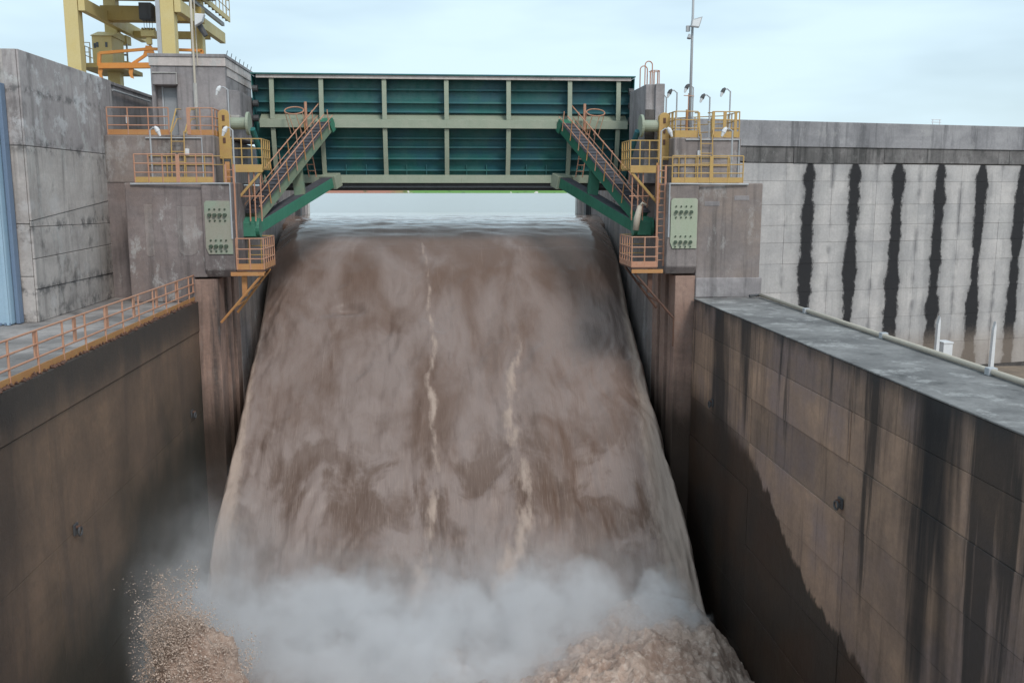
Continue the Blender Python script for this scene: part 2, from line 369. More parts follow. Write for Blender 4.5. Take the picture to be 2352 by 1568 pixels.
# right chute wall
t = thing('chute_wall', 'long stained concrete chute wall with flat grey top and dark drips, carrying the pipe', 'wall', (RX + 1.4, 24, -14))
part(t, 'core', B((RX + .06, 6, -14.5), (13.9, 38.95, -.05)), 'dark')
part(t, 'top_slab', B((RX - .02, 6, -.05), (13.95, 38.9, 0)), 'walltop', bevel=.02)
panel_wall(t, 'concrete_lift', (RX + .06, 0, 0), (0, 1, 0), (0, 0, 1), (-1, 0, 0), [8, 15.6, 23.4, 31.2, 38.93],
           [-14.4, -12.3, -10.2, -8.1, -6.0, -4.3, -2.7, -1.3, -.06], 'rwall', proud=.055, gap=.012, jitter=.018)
# left chute wall
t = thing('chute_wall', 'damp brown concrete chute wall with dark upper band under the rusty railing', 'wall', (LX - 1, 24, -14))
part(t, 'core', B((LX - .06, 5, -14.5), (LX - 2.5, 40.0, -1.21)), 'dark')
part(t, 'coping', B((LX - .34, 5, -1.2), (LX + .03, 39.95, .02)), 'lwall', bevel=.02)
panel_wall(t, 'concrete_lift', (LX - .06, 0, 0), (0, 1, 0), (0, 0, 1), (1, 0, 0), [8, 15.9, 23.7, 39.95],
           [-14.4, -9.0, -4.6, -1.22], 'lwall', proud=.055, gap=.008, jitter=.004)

# crest wall on the crane side
WX = -13.81
t = thing('crest_wall', 'tall weathered concrete wall with pale patches and cracked lift joints beside the deck', 'wall', (WX - 2, 38, 0))
part(t, 'core', B((WX - .06, 33.4, -1), (WX - 55, 42.35, 9.1)), 'crest_top')
ys = [33.3, 42.3]
def sidelift(z0a, z0b, z1a, z1b, mat, name='concrete_lift'):
    d = .06 + random.uniform(-.02, .03)
    q = [(WX - .06, ys[0], z0a), (WX - .06, ys[1], z0b), (WX - .06, ys[1], z1b), (WX - .06, ys[0], z1a)]
    part(t, name, MB().prism(q, (d, 0, 0)), mat, bevel=.015)
zz = [(0, 0), (1.15, 1.05), (2.2, 2.3), (3.3, 3.15), (3.5, 4.2), (6.03, 6.05), (9.2, 9.2)]
for k in range(6):
    a, b = zz[k], zz[k + 1]; sidelift(a[0] + .012, a[1] + .012, b[0] - .012, b[1] - .012, 'crest_top' if k == 5 else 'crest')
for k, (a, b) in enumerate(((0, 1.6), (1.6, 3.4), (3.4, 6.04), (6.04, 9.2))):
    part(t, 'end_lift', B((WX - .5, 33.28, a + .012), (WX - .07, 33.39, b - .012)), 'crest' if k < 3 else 'crest_top', bevel=.012)
part(t, 'end_face', B((WX - 55, 33.33, 0), (WX - .52, 33.4, 9.19)), 'crest')
part(t, 'top_slab', B((WX - 55, 33.35, 9.1), (WX - .02, 42.3, 9.19)), 'crest_top')
t2 = thing('crest_wall', 'darker set-back concrete wall running from the weathered wall to the hut', 'wall', (WX - 3, 50, 0))
part(t2, 'core', B((WX - 55, 42.36, -1), (WX - .12, 70, 9.05)), 'house', bevel=.02)
part(t2, 'coping', B((WX - 55, 42.37, 9.05), (WX - .07, 70, 9.18)), 'house', bevel=.015)
m_ = MB().tube([(WX + .0, 42.5, 8.82), (WX + .0, 47.9, 8.82)], .045, 8)
solo('conduit_pipe', m_, 'grey', 'thin grey conduit running under the coping of the set-back wall', 'pipe', (WX, 45, 8.8))
m_ = B((WX - .13, 44.4, 7.55), (WX - .05, 44.62, 7.9)); solo('junction_box', m_, 'white', 'small white box on the set-back wall above the railed platform', 'box', (WX - .09, 44.5, 7.55), bevel=.01)
# blue steel column
t = thing('steel_column', 'pale blue steel column with darker edge strip against the weathered wall end', 'column', (-14.6, 33, 0))
p0 = Vector((-14.28, 32.95, 0))
part(t, 'face_plate', B((-15.9, 32.55, .02), (-14.42, 33.2, 7.95)), 'blue', bevel=.05)
part(t, 'edge_strip', B((-14.40, 32.85, .02), (-14.27, 33.2, 8.05)), 'bluedk', bevel=.02)
part(t, 'flange', B((-14.55, 32.48, .02), (-14.45, 32.54, 7.95)), 'blue', bevel=.01)
for k in range(4): part(t, 'base_bolt', T((-14.9 + k * .15, 32.5, .02), (-14.9 + k * .15, 32.5, .1), .03, 6), 'bluedk')

# dam wall
def D(u, n, z): p = DA + DU * u + DN * n; return Vector((p.x, p.y, z))
t = thing('dam_wall', 'high pale concrete dam face with a row of black leak streaks', 'wall', tuple(D(10, 0, -8.5)))
def dbox(u0, u1, n0, n1, z0, z1):
    return MB().prism([D(u0, n0, z0), D(u1, n0, z0), D(u1, n1, z0), D(u0, n1, z0)], (0, 0, z1 - z0))
part(t, 'core', dbox(-6.5, 60, -4, -.05, -9, 9.0), 'dark')
part(t, 'parapet', dbox(-6.5, 60, -.06, .16, 7.5, 9.2), 'damcap', bevel=.03)
part(t, 'parapet_top', dbox(-6.5, 60, -4, -.061, 9.001, 9.2), 'damcap')
for k in range(14):
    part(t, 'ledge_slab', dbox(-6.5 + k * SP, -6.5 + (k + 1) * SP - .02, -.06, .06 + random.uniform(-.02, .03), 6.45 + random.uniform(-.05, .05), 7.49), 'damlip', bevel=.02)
us = [U0 - SP * 2.5 + SP * k for k in range(14)]
vs = [-8.5, -6.6, -4.5, -2.45, -.45, 1.0, 2.2, 3.6, 5.2, 6.40]
panel_wall(t, 'concrete_panel', D(0, -.06, 0), DU, (0, 0, 1), DN, us, vs, 'dam', proud=.06, gap=.012, jitter=.012)
m_ = MB()
t = thing('railing_frame', 'small white frame standing on top of the dam parapet', 'frame', tuple(D(16.7, -.5, 9.2)))
for a in (16.3, 16.9): part(t, 'post', T(D(a, -.5, 9.2), D(a, -.5, 9.62), .03, 6), 'white')
for z in (9.42, 9.6): part(t, 'rail', T(D(16.2, -.5, z), D(17.0, -.5, z), .03, 6), 'white')

# ------------------------------------------------------------------ PIERS
def mirror(x): return 1.2 - x
def pier(side):
    S = (lambda x: x) if side > 0 else mirror
    lab = 'concrete spillway pier with pale green bolted plate beside the streaked dam' if side > 0 else 'concrete spillway pier with weathered bolted plate beside the deck and crane'
    outer = 13.85 if side > 0 else -12.45
    t = thing('spillway_pier', lab, 'pier', (S(12), 50, -14))
    f = PR if side > 0 else PL; s_ = 1 if side > 0 else -1
    fo = (RX if side > 0 else LX) + s_ * .02
    # body behind the slots
    part(t, 'body', B((f, 43.2, -14.5), (outer + s_ * 0, 68.2, 4.80)), 'pier', bevel=.05)
    part(t, 'front_column', B((f, 39.04, -14.5), (fo + s_ * .2, 40.15, .94)), 'pink', bevel=.04)
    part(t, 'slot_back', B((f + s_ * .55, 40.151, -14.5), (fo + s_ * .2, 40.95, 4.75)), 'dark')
    part(t, 'slot_rib', B((f + s_ * .03, 40.951, -14.5), (fo + s_ * .2, 41.75, 4.75)), 'pink', bevel=.03)
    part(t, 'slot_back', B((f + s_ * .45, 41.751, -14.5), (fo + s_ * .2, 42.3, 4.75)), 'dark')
    part(t, 'slot_rib', B((f + s_ * .015, 42.301, -14.5), (fo + s_ * .2, 43.19, 4.75)), 'pink', bevel=.03)
    part(t, 'front_block', B((fo + s_ * .04, 39.0, .004), (outer + s_ * .02, 43.19, 4.85)), 'pier' if side > 0 else 'pierdk', bevel=.05)
    if side < 0:
        part(t, 'front_infill', B((-9.38, 39.002, 1.03), (-9.93, 41.2, 4.848)), 'pierdk', bevel=.02)
        part(t, 'tier_base', B((WX + .005, 41.01, .003), (-12.40, 43.0, 4.858)), 'pierdk')
    if side > 0: part(t, 'base_course', B((fo + s_ * .05, 38.93, .003), (outer + .12, 42, .85)), 'house', bevel=.04)
    part(t, 'upper_tier', B((S(10.5), 41.0, 4.86), ((13.5 if side > 0 else WX + .0), 43.0, 6.84)), 'pier', bevel=.05)
    part(t, 'upper_tier_back', B((S(10.5), 43.001, 4.86), ((13.45 if side > 0 else WX + .02), 52, 6.80)), 'house', bevel=.03)
    # trunnion block with anchor plate
    b0, b1 = (9.73, 11.05) if side > 0 else (-8.2, -9.42)
    q = [(0, 38.82, 4.86), (0, 38.82, 1.35), (0, 39.1, 1.02), (0, 41.3, 1.02), (0, 41.3, 4.86)]
    part(t, 'trunnion_block', MB().prism([(b0, y, z) for _, y, z in q], (b1 - b0, 0, 0)), 'pier' if side > 0 else 'pierdk', bevel=.05)
    pm = 'plate' if side > 0 else 'plateL'
    x0, x1 = (9.86, 11.0) if side > 0 else (-9.32, -8.25)
    z0, z1 = (2.12, 4.22) if side > 0 else (1.98, 4.13)
    pl = part(t, 'anchor_plate', MB().prism([(x0 + .1, 38.815, z0), (x1, 38.815, z0), (x1, 38.815, z1 - .06), (x1 - .08, 38.815, z1), (x0 + .08, 38.815, z1), (x0, 38.815, z1 - .1), (x0, 38.815, z0 + .25)], (0, -.05, 0)), pm, bevel=.01)
    rows = ((.17, .035, .05), (.40, .075, .12), (.63, .035, .05), (1.42, .035, .05), (1.66, .075, .12), (1.86, .035, .05))
    for dz, r_, L_ in rows:
        for k in range(4):
            x = x0 + (x1 - x0) * (.2 + .19 * k); z = z1 - .16 - dz
            part(pl, 'bolt', T((x, 38.765, z), (x - .02, 38.765 - L_, z - .01), r_, 6), 'bolt')
    # wear patches on the front
    if side < 0:
        for (ua, ub, va, vb) in ((330, 356, 470, 590), (405, 456, 475, 588)):
            a, b = atY(ua, va, 39), atY(ub, vb, 39); n = 10; poly = []
            rr = (b.x - a.x) / 2.6; cx_, cz = (a.x + b.x) / 2, b.z + rr
            poly = [(a.x, 38.997, a.z)] + [(a.x, 38.997, cz)] + [(cx_ + (a.x - cx_) * math.cos(x), 38.997, cz - rr * math.sin(x)) for x in np.linspace(.3, math.pi - .3, 7)] + [(b.x, 38.997, cz), (b.x, 38.997, a.z)]
            for i in range(len(poly) - 1):
                pass
            part(t, 'repair_patch', MB().prism([(p[0], 39.02, p[2]) for p in poly], (0, -.035, 0)), 'pier', bevel=.012)
    else:
        for (u, v) in ((1637, 468), (1705, 455)):
            c = atY(u, v, 39); part(t, 'repair_patch', B((c.x - .35, 38.985, c.z - .1), (c.x + .3, 39.02, c.z + .1)), 'house', bevel=.02)
    return t
pierR, pierL = pier(1), pier(-1)
# steel guides on the pier flanks
for f, s_, l in ((PL, 1, 'dark steel stoplog guide on the pier by the crane side'), (PR, -1, 'dark steel stoplog guide on the pier by the dam side')):
    t = thing('stoplog_guide', l, 'guide', (f + s_ * .1, 61.8, 0))
    part(t, 'channel', MB().box((f + s_ * .005, 61.5, 0), (f + s_ * .30, 62.2, 4.78)), 'greydk', bevel=.02)
    part(t, 'flange', MB().box((f + s_ * .005, 61.2, 0), (f + s_ * .08, 61.49, 4.78)), 'greydk')
for f, s_, l in ((PL, 1, 'pale'), (PR, -1, 'stained')):
    t = thing('pier_nose', '%s rounded concrete nose columns at the upstream end of the pier' % l, 'pier nose', (f, 68.6, 0))
    for k in range(2): part(t, 'nose_column', MB().tube([(f - s_ * .25, 66.2 + k * 1.3, -6), (f - s_ * .25, 66.2 + k * 1.3, 4.8)], .36, 14), 'ledge' if k else 'pier', smooth=True)

# tower on the dam side, hut on the crane side
t = thing('hoist_tower', 'slim concrete tower with caged ladder top beside the open gate', 'tower', (10.2, 45, 6.84))
a, b = sY(1512, 200, 43), sY(1554, 200, 43)
part(t, 'shaft', B((9.62, 43.02, 4.87), (10.46, 46.6, 9.33)), 'house', bevel=.04)
part(t, 'front_pilaster', B((10.05, 42.86, 6.85), (10.47, 43.01, 9.34)), 'house', bevel=.03)
part(t, 'lower_face', B((9.6, 42.94, 6.85), (10.04, 43.018, 8.2)), 'dark', bevel=.02)
for k, (y, h) in enumerate(((44.6, 1.0), (44.1, 1.15))):
    p = [(9.78 + .38 * 0 + k * .0, y, 9.33)]; c = 9.86 + k * .12
    pts = [(c - .17, y, 9.3), (c - .17, y, 9.33 + h - .17)] + [(c - .17 * math.cos(x), y, 9.33 + h - .17 + .17 * math.sin(x)) for x in np.linspace(.3, math.pi - .3, 7)] + [(c + .17, y, 9.33 + h - .17), (c + .17, y, 9.3)]
    part(t, 'ladder_hoop', MB().tube(pts, .028, 6), 'rustrail')
ring = [(10.27 + .24 * math.cos(x), 44.2 + .3 * math.sin(x), 10.05) for x in np.linspace(-2.6, 2.6, 14)]
part(t, 'cage_ring', MB().tube(ring, .022, 6), 'rustrail')
for k in range(0, 14, 2): part(t, 'cage_bar', T(ring[k], (ring[k][0], ring[k][1], 9.3), .018, 6), 'rustrail')

hx0, hx1 = -12.3, -9.15
t = thing('control_hut', 'flat-roofed concrete control hut with pale parapet band and recessed grey door', 'hut', (-10.7, 46, 6.84))
part(t, 'wall', B((hx0, 43.35, 6.845), (hx1, 49, 9.55)), 'house', bevel=.03)
# front leaf with door recess
dx0, dx1 = sY(366, 250, 43).x, sY(416, 250, 43).x
for (a, b, c, d) in ((hx0 - .02, dx0, 6.845, 9.9), (dx1, hx1 + .02, 6.845, 9.9), (dx0, dx1, 9.07, 9.9)):
    part(t, 'front_wall', B((a, 43.0, c), (b, 43.349, d)), 'house', bevel=.02)
part(t, 'parapet', B((hx0 - .06, 42.94, 9.905), (hx1 + .06, 49.05, 10.28)), 'parapet', bevel=.02)
part(t, 'roof_slab', B((hx0 - .1, 42.9, 10.282), (hx1 + .1, 49.1, 10.42)), 'house', bevel=.02)
part(t, 'side_wall', B((hx1 - .4, 43.36, 9.551), (hx1 + .02, 49.0, 9.903)), 'parapet')
part(t, 'fill', B((hx0, 43.36, 9.551), (hx1 - .41, 48.9, 9.903)), 'house')
dm = part(t, 'door', B((dx0 + .28, 43.30, 6.85), (dx1 - .02, 43.348, 9.0)), 'door', bevel=.01)
part(t, 'door_frame', B((dx0 + .2, 43.26, 6.85), (dx0 + .275, 43.348, 9.06)), 'grey', bevel=.008)
part(dm, 'handle', T((dx1 - .15, 43.27, 7.85), (dx1 - .15, 43.27, 8.0), .02, 6), 'greydk')
cp = part(t, 'canopy', B((sY(357, 180, 42.8).x, 42.72, 9.08), (sY(414, 180, 42.8).x, 42.99, 9.6)), 'house', bevel=.03)
part(cp, 'drip_edge', MB().tube([(sY(358, 180, 42.8).x, 42.69, 9.58), (sY(414, 180, 42.8).x + .02, 42.69, 9.58), (sY(414, 180, 42.8).x + .02, 42.69, 9.1)], .03, 6), 'ledge')
part(t, 'side_bay', MB().prism([(hx1 + .021, 43.6, 6.845), (hx1 + .35, 44.3, 6.845), (hx1 + .35, 48.2, 6.845), (hx1 + .021, 48.9, 6.845)], (0, 0, 2.15)), 'house', bevel=.03)
part(t, 'side_ledge', B((hx1 + .03, 43.2, 7.55), (hx1 + .5, 45.6, 7.85)), 'ledge', bevel=.02)
part(t, 'corner_pipe', T((hx1 + .2, 49.12, 7.0), (hx1 + .2, 49.12, 10.35), .04), 'rustrail')
for k in range(7):
    y = 43.3 + k * .9; part(t, 'roof_spike', T((hx1 + .05, y, 10.42), (hx1 + .05 + .05, y, 10.62), .016, 5), 'greydk')

# ------------------------------------------------------------------ RADIAL GATE
gx0, gx1 = -8.78, 9.95
gate = thing('radial_gate', 'raised green radial spillway gate with pale ribs and twin arms on each side', 'gate', (.6, 47, 4.6))
prof = [(47.75, 10.05), (47.75, 9.0), (47.85, 7.75), (48.1, 6.4), (48.5, 5.05), (48.55, 4.75)]      # (Y,z) of the skin, top to lip
ribf = [(47.0, 10.0), (46.95, 9.0), (46.95, 7.8), (47.2, 6.4), (47.6, 5.1)]                          # rib front
def skinY(z):
    zs = [p[1] for p in prof][::-1]; return float(np.interp(z, zs, [p[0] for p in prof][::-1]))
def ribY(z):
    zs = [p[1] for p in ribf][::-1]; return float(np.interp(z, zs, [p[0] for p in ribf][::-1]))
zl = np.linspace(10.05, 4.72, 22); sm = MB(); n = len(zl)
sm.add([(x, skinY(z) + d, z) for x in (gx0, gx1) for d in (0, .05) for z in zl],
       [(i, i + 1, 2 * n + i + 1, 2 * n + i) for i in range(n - 1)] + [(n + i, 3 * n + i, 3 * n + i + 1, n + i + 1) for i in range(n - 1)] +
       [(0, 2 * n, 3 * n, n), (n - 1, 2 * n - 1, 4 * n - 1, 3 * n - 1)] + [(i, n + i, n + i + 1, i + 1) for i in range(n - 1)] + [(2 * n + i, 2 * n + i + 1, 3 * n + i + 1, 3 * n + i) for i in range(n - 1)])
skin = part(gate, 'skin_plate', sm, 'green')
for v in (208, 237, 258, 318, 338, 364, 390):
    z = atY(1025, v, 47.8).z; y = skinY(z)
    part(gate, 'stiffener', B((gx0 + .1, y - .22, z - .02), (gx1 - .1, y - .002, z + .02)), 'green', bevel=.006)
    part(gate, 'stiffener_lip', B((gx0 + .1, y - .24, z - .05), (gx1 - .1, y - .221, z + .03)), 'green')
ribx = [sY(x, 200, 47).x for x in (636, 752, 900, 1046, 1192, 1336, 1450)]
for k, x in enumerate(ribx):
    for za, zb in ((9.93, 7.98), (7.55, 5.28)):
        pts = np.linspace(za, zb, 6); q = [(x - .11, ribY(z), z) for z in pts] + [(x - .11, ribY(z) + .06, z) for z in pts[::-1]]
        rb = part(gate, 'rib', MB().prism(q, (.22, 0, 0)), 'pale', bevel=.008)
        q = [(x - .015, ribY(z) + .062, z) for z in pts] + [(x - .015, skinY(z) - .002, z) for z in pts[::-1]]
        part(rb, 'web', MB().prism(q, (.03, 0, 0)), 'green')
for k in range(len(ribx) - 1):      # short stiffeners above the lower girder
    for f_ in (.33, .66):
        x = ribx[k] * (1 - f_) + ribx[k + 1] * f_; part(gate, 'short_stiffener', B((x - .015, skinY(5.5) - .3, 5.3), (x + .015, skinY(5.5) - .005, 5.85)), 'green')
# girders: sloping web + front flange
def girder(zf, hf, ztop, mat, name):
    y = ribY(zf) - .08
    gd = part(gate, name, B((gx0 + .35, y, zf - hf / 2), (gx1 - .35, y + .07, zf + hf / 2)), mat, bevel=.01)
    q = [(gx0 + .3, y + .072, zf + .04), (gx0 + .3, y + .072, zf), (gx0 + .3, skinY(ztop) - .01, ztop), (gx0 + .3, skinY(ztop) - .01, ztop + .04)]
    part(gd, 'web', MB().prism(q, (gx1 - gx0 - .6, 0, 0)), 'pale')
girder(7.77, .40, 8.28, 'pale', 'middle_girder'); girder(5.12, .40, 5.2, 'pale', 'lower_girder')
part(gate, 'top_flange', B((gx0 + .25, 46.9, 9.90), (gx1 - .2, 47.04, 10.06)), 'parapet', bevel=.01)
part(gate, 'top_plate', B((gx0, 46.8, 10.065), (gx1, 47.95, 10.13)), 'green', bevel=.008)
part(gate, 'lip_seal', B((gx0 + .05, 48.2, 4.55), (gx1 - .05, 48.75, 4.715)), 'greydk')
part(gate, 'lip_beam', B((gx0 + .05, 47.75, 4.72), (gx1 - .05, 48.45, 4.9)), 'greydk')
for x, s_ in ((gx0, 1), (gx1, -1)):
    part(gate, 'side_plate', MB().prism([(x + s_ * .02, 46.9, 10.03), (x + s_ * .02, 47.7, 10.03), (x + s_ * .02, 48.4, 5.1), (x + s_ * .02, 47.9, 5.1), (x + s_ * .02, 47.3, 7.0)], (s_ * .03, 0, 0)), 'green')
    for z in (9.4, 8.7, 8.0): part(gate, 'side_roller', MB().tube([(x + s_ * .06, 47.0, z), (x + s_ * .3, 47.0, z)], .16, 12), 'greydk')
# arms
arm = {}
for s_, mat, mat2, lab in ((-1, 'armL', 'teal', 'faded'), (1, 'armR', 'armR', 'green')):
    S = (lambda x: x) if s_ < 0 else mirror
    t0 = Vector((S(-8.0), 41.5, 3.1)); u1 = Vector((S(-5.3), 46.85, 7.62)); l1 = Vector((S(-5.2), 47.4, 5.0))
    a0 = t0 + Vector((0, .1, .25)); l0 = t0 + Vector((0, 0, -.22))
    arm[s_] = (a0, u1)
    ua = part(gate, 'upper_arm', MB().beam(a0, u1, .62, .52), mat, bevel=.015)
    du = (u1 - a0).normalized(); sd_ = du.cross(Vector((0, 0, 1))).normalized(); nu = sd_.cross(du)
    part(ua, 'arm_deck', MB().beam(a0 + nu * .275, u1 + nu * .275, .86, .035), 'armtop')
    for k in range(26):
        c = a0.lerp(u1, (k + .5) / 26) + nu * .31; part(ua, 'tread', MB().beam(c - sd_ * .36, c + sd_ * .36, .09, .03, up=tuple(nu)), 'armtop')
    la = part(gate, 'lower_arm', MB().beam(l0, l1, .6, .5), mat2 if s_ < 0 else mat, bevel=.015)
    dl = (l1 - l0).normalized(); sl = dl.cross(Vector((0, 0, 1))).normalized(); nl = sl.cross(dl)
    part(la, 'arm_deck', MB().beam(l0 + nl * .26 + dl * .5, l1 + nl * .26, .585, .02), 'armtop')
    c1, c2 = a0.lerp(u1, .52) - nu * .2, l0.lerp(l1, .60) + nl * .2
    c1 = Vector((c2.x + (-.15 if s_ < 0 else .15), c2.y - .05, a0.lerp(u1, (c2.y - a0.y) / (u1.y - a0.y)).z - .3))
    part(gate, 'arm_strut', MB().beam(c2, c1, .5, .42, up=(0, 1, 0)), mat, bevel=.012)
    part(gate, 'gusset', MB().beam(l1 - dl * .25, l1 + dl * .35, .9, .66), 'pale', bevel=.02)
    part(gate, 'gusset', MB().beam(u1 - du * .1, u1 + du * .3, .8, .6), 'teal' if s_ < 0 else 'armR', bevel=.02)
    hub = part(gate, 'trunnion_hub', MB().tube([(t0.x - .45, 41.2, 2.95), (t0.x + .45, 41.2, 2.95)], .42, 18), 'teal' if s_ < 0 else 'armR', bevel=.02)
    part(hub, 'bracket', MB().prism([(t0.x - .3, 41.15, 2.52), (t0.x - .3, 40.75, 2.6), (t0.x - .3, 40.75, 3.2), (t0.x - .3, 41.3, 3.42)], (.6, 0, 0)), 'teal' if s_ < 0 else 'armR', bevel=.02)
    # handrails up the arm
    for e in (-1, 1):
        hr = MB().tube([a0 + sd_ * .42 * e + Vector((0, -.1, 1.0)) - du * .4, u1 + sd_ * .42 * e + Vector((0, 0, 1.02)) + du * (.25 if e == s_ else -.9)], .028, 6)
        part(gate, 'handrail', hr, 'rustrail')
        part(gate, 'handrail', MB().tube([a0 + sd_ * .43 * e + Vector((0, 0, .5)), u1 + sd_ * .43 * e + Vector((0, 0, .52))], .022, 6), 'rustrail')
        for k in range(9):
            c = a0.lerp(u1, .03 + k * .115) + sd_ * .44 * e
            part(gate, 'handrail_post', T(c + nu * .02, c + nu * .3 + Vector((0, 0, .72)), .026, 6), 'orange' if k % 2 else 'rustrail')
# access ladders on the back of the gate
for x, yy, lab in ((-6.45, 46.7, 'crane'), (7.65, 46.7, 'dam')):
    t = thing('gate_ladder', 'rusty ladder with round cage hoop on the gate back, %s side' % lab, 'ladder', (x, 47, 5))
    s_ = 1 if x < 0 else -1
    ladder(t, (x + s_ * .45, 47.0, 5.2), (x + s_ * .15, 46.55, 7.6), .34, (1, 0, 0), 'rustrail', .28, .028)
    part(t, 'post', T((x + s_ * .28, 46.5, 7.5), (x + s_ * .28, 46.5, 8.75), .07, 8), 'rustrail')
    c = Vector((x - s_ * .25, 46.4, 8.33))
    part(t, 'cage_hoop', MB().tube([c + Vector((.45 * math.cos(a), .40 * math.sin(a), .2 * math.sin(a))) for a in np.linspace(0, 2 * math.pi, 22)[:-1]], .03, 6, closed=True), 'rustrail')
    for a in (3.4, 4.2, 5.0, 5.8): part(t, 'cage_bar', T(c + Vector((.45 * math.cos(a), .40 * math.sin(a), .2 * math.sin(a))), c + Vector((.45 * math.cos(a) + s_ * .25, .40 * math.sin(a) + .2, -1.1)), .018, 6), 'rustrail')

# gate hoist: drum, flange, guard, cylinder
for s_, lab in ((-1, 'crane'), (1, 'dam')):
    S = (lambda x: x) if s_ < 0 else mirror
    t = thing('gate_hoist', 'pale green hoist drum with flange and yellow guard on the %s side pier' % lab, 'hoist', (S(-8.8), 43, 6.84))
    zc = 7.42
    part(t, 'drum', MB().tube([(S(-8.95), 42.3, zc), (S(-8.15), 42.3, zc)], .26, 20), 'pale', smooth=False)
    part(t, 'flange', MB().tube([(S(-8.15), 42.3, zc), (S(-8.03), 42.3, zc)], .5, 24), 'pale', bevel=.02)
    gpts = [(S(-9.35), 42.75, 6.0), (S(-9.35), 42.75, 7.7)] + [(S(-9.35) + s_ * -0 + (-.18 + .18 * (1 - math.cos(a))) * 0, 42.75, 7.7) for a in (0,)]
    xs = S(-9.07)
    gp = [(xs - .24, 41.95, 5.9), (xs + .24, 41.95, 5.9), (xs + .24, 41.95, 7.75)] + [(xs + .24 * math.cos(a), 41.95, 7.75 + .24 * math.sin(a)) for a in np.linspace(.3, math.pi - .3, 8)] + [(xs - .24, 41.95, 7.75)]
    gd = part(t, 'guard', MB().prism(gp, (0, .3, 0)), 'yellow', bevel=.02)
    for z in (7.65, 7.2, 6.7): part(gd, 'slot', B((xs - .06, 41.92, z - .13), (xs + .05, 41.951, z + .1)), 'browniron')
    part(t, 'cylinder', MB().tube([(S(-7.95), 42.4, 7.2), (S(-7.6), 44.4, 4.9)], .13, 12), 'green')
    part(t, 'rod', MB().tube([(S(-7.6), 44.4, 4.9), (S(-7.4), 45.2, 3.9)], .07, 10), 'grey')

# ------------------------------------------------------------------ WATER
def vnoise(x, y, seed=0):
    xi, yi = np.floor(x).astype(int), np.floor(y).astype(int); xf, yf = x - xi, y - yi
    u, v = xf * xf * (3 - 2 * xf), yf * yf * (3 - 2 * yf)
    def h(a, b):
        k = (a * 374761393 + b * 668265263 + seed * 974634777) & 0xffffffff
        k = ((k ^ (k >> 13)) * 1274126177) & 0xffffffff
        return ((k ^ (k >> 16)) & 0xffff) / 65535.0
    return (h(xi, yi) * (1 - u) + h(xi + 1, yi) * u) * (1 - v) + (h(xi, yi + 1) * (1 - u) + h(xi + 1, yi + 1) * u) * v
def fbm(x, y, o=4, seed=0):
    s_, a, tot = 0, 1, 0
    for i in range(o): s_ = s_ + a * vnoise(x * 2 ** i, y * 2 ** i, seed + i * 17); tot += a; a *= .5
    return s_ / tot
WP = [(70, 2.95), (66, 2.95), (62, 2.93), (58, 2.9), (55, 2.84), (53, 2.74), (51.6, 2.52), (50.4, 2.1), (49.2, 1.42), (48, .55), (46.3, -.95), (44.2, -2.62), (42, -4.1), (40, -5.6), (38, -7.2), (36, -8.9), (34, -10.7), (32, -12.6), (30.5, -14.0)]
wy = np.array([p[0] for p in WP][::-1]); wz = np.array([p[1] for p in WP][::-1])
yf = np.linspace(wy[0], wy[-1], 800); zf = np.interp(yf, wy, wz); kk = np.hanning(23); kk /= kk.sum()
zf = np.convolve(np.pad(zf, 11, mode='reflect', reflect_type='odd'), kk, 'valid')
def wsurf(Y): return np.interp(Y, yf, zf)
def at_water(u, v):
    d = ray(u, v); best = None
    for y in np.linspace(31, 68, 1500):
        p = CAM + d * (y / d.y)
        if p.z <= wsurf(y): continue
        best = y
    return CAM + d * (best / d.y)
# arc length parameter
sl = np.concatenate([[0], np.cumsum(np.hypot(np.diff(yf), np.diff(zf)))])
NS, NX = 420, 230
ss = np.linspace(sl[-1], 0, NS); Yr = np.interp(ss, sl, yf); Zr = wsurf(Yr); s_down = sl[-1] - ss
# width of the sheet: hugs the piers, then spreads after their ends
spread = np.interp(Yr, [30, 34, 38, 41, 44, 70], [.75, .55, .25, .05, 0, 0])
eL = np.where(Yr > 55, PL + .02, PL + .02 + .22 * np.clip((55 - Yr) / 6, 0, 1)) - spread * .9
eR = np.where(Yr > 55, PR - .02, PR - .02 - .24 * np.clip((55 - Yr) / 6, 0, 1)) + spread * .9
tt = np.linspace(0, 1, NX); tt = .5 - .5 * np.cos(np.pi * tt) * (1 - .25 * np.sin(np.pi * tt) ** 2)
tt = (tt - tt[0]) / (tt[-1] - tt[0])
Xg = eL[:, None] + (eR - eL)[:, None] * tt[None, :]; Yg = np.repeat(Yr[:, None], NX, 1); Zg = np.repeat(Zr[:, None], NX, 1); Sg = np.repeat(s_down[:, None], NX, 1)
edge = np.minimum(Xg - eL[:, None], eR[:, None] - Xg)
edL = Xg - eL[:, None]; edR = eR[:, None] - Xg
seam1 = [at_water(*p) for p in ((962, 545), (985, 640), (988, 720), (998, 780), (985, 880), (1003, 1010), (992, 1150), (975, 1250), (965, 1340))]
seam2 = [at_water(*p) for p in ((1196, 790), (1176, 850), (1170, 950), (1193, 1060), (1205, 1160), (1180, 1260), (1150, 1340))]
def seamx(pts, Y):
    yy = np.array([p.y for p in pts][::-1]); xx = np.array([p.x for p in pts][::-1]); return np.interp(Y, yy, xx)
jit = (fbm(Yg * 1.3, Yg * 0 + 3.1, 4, 5) - .5) * .5
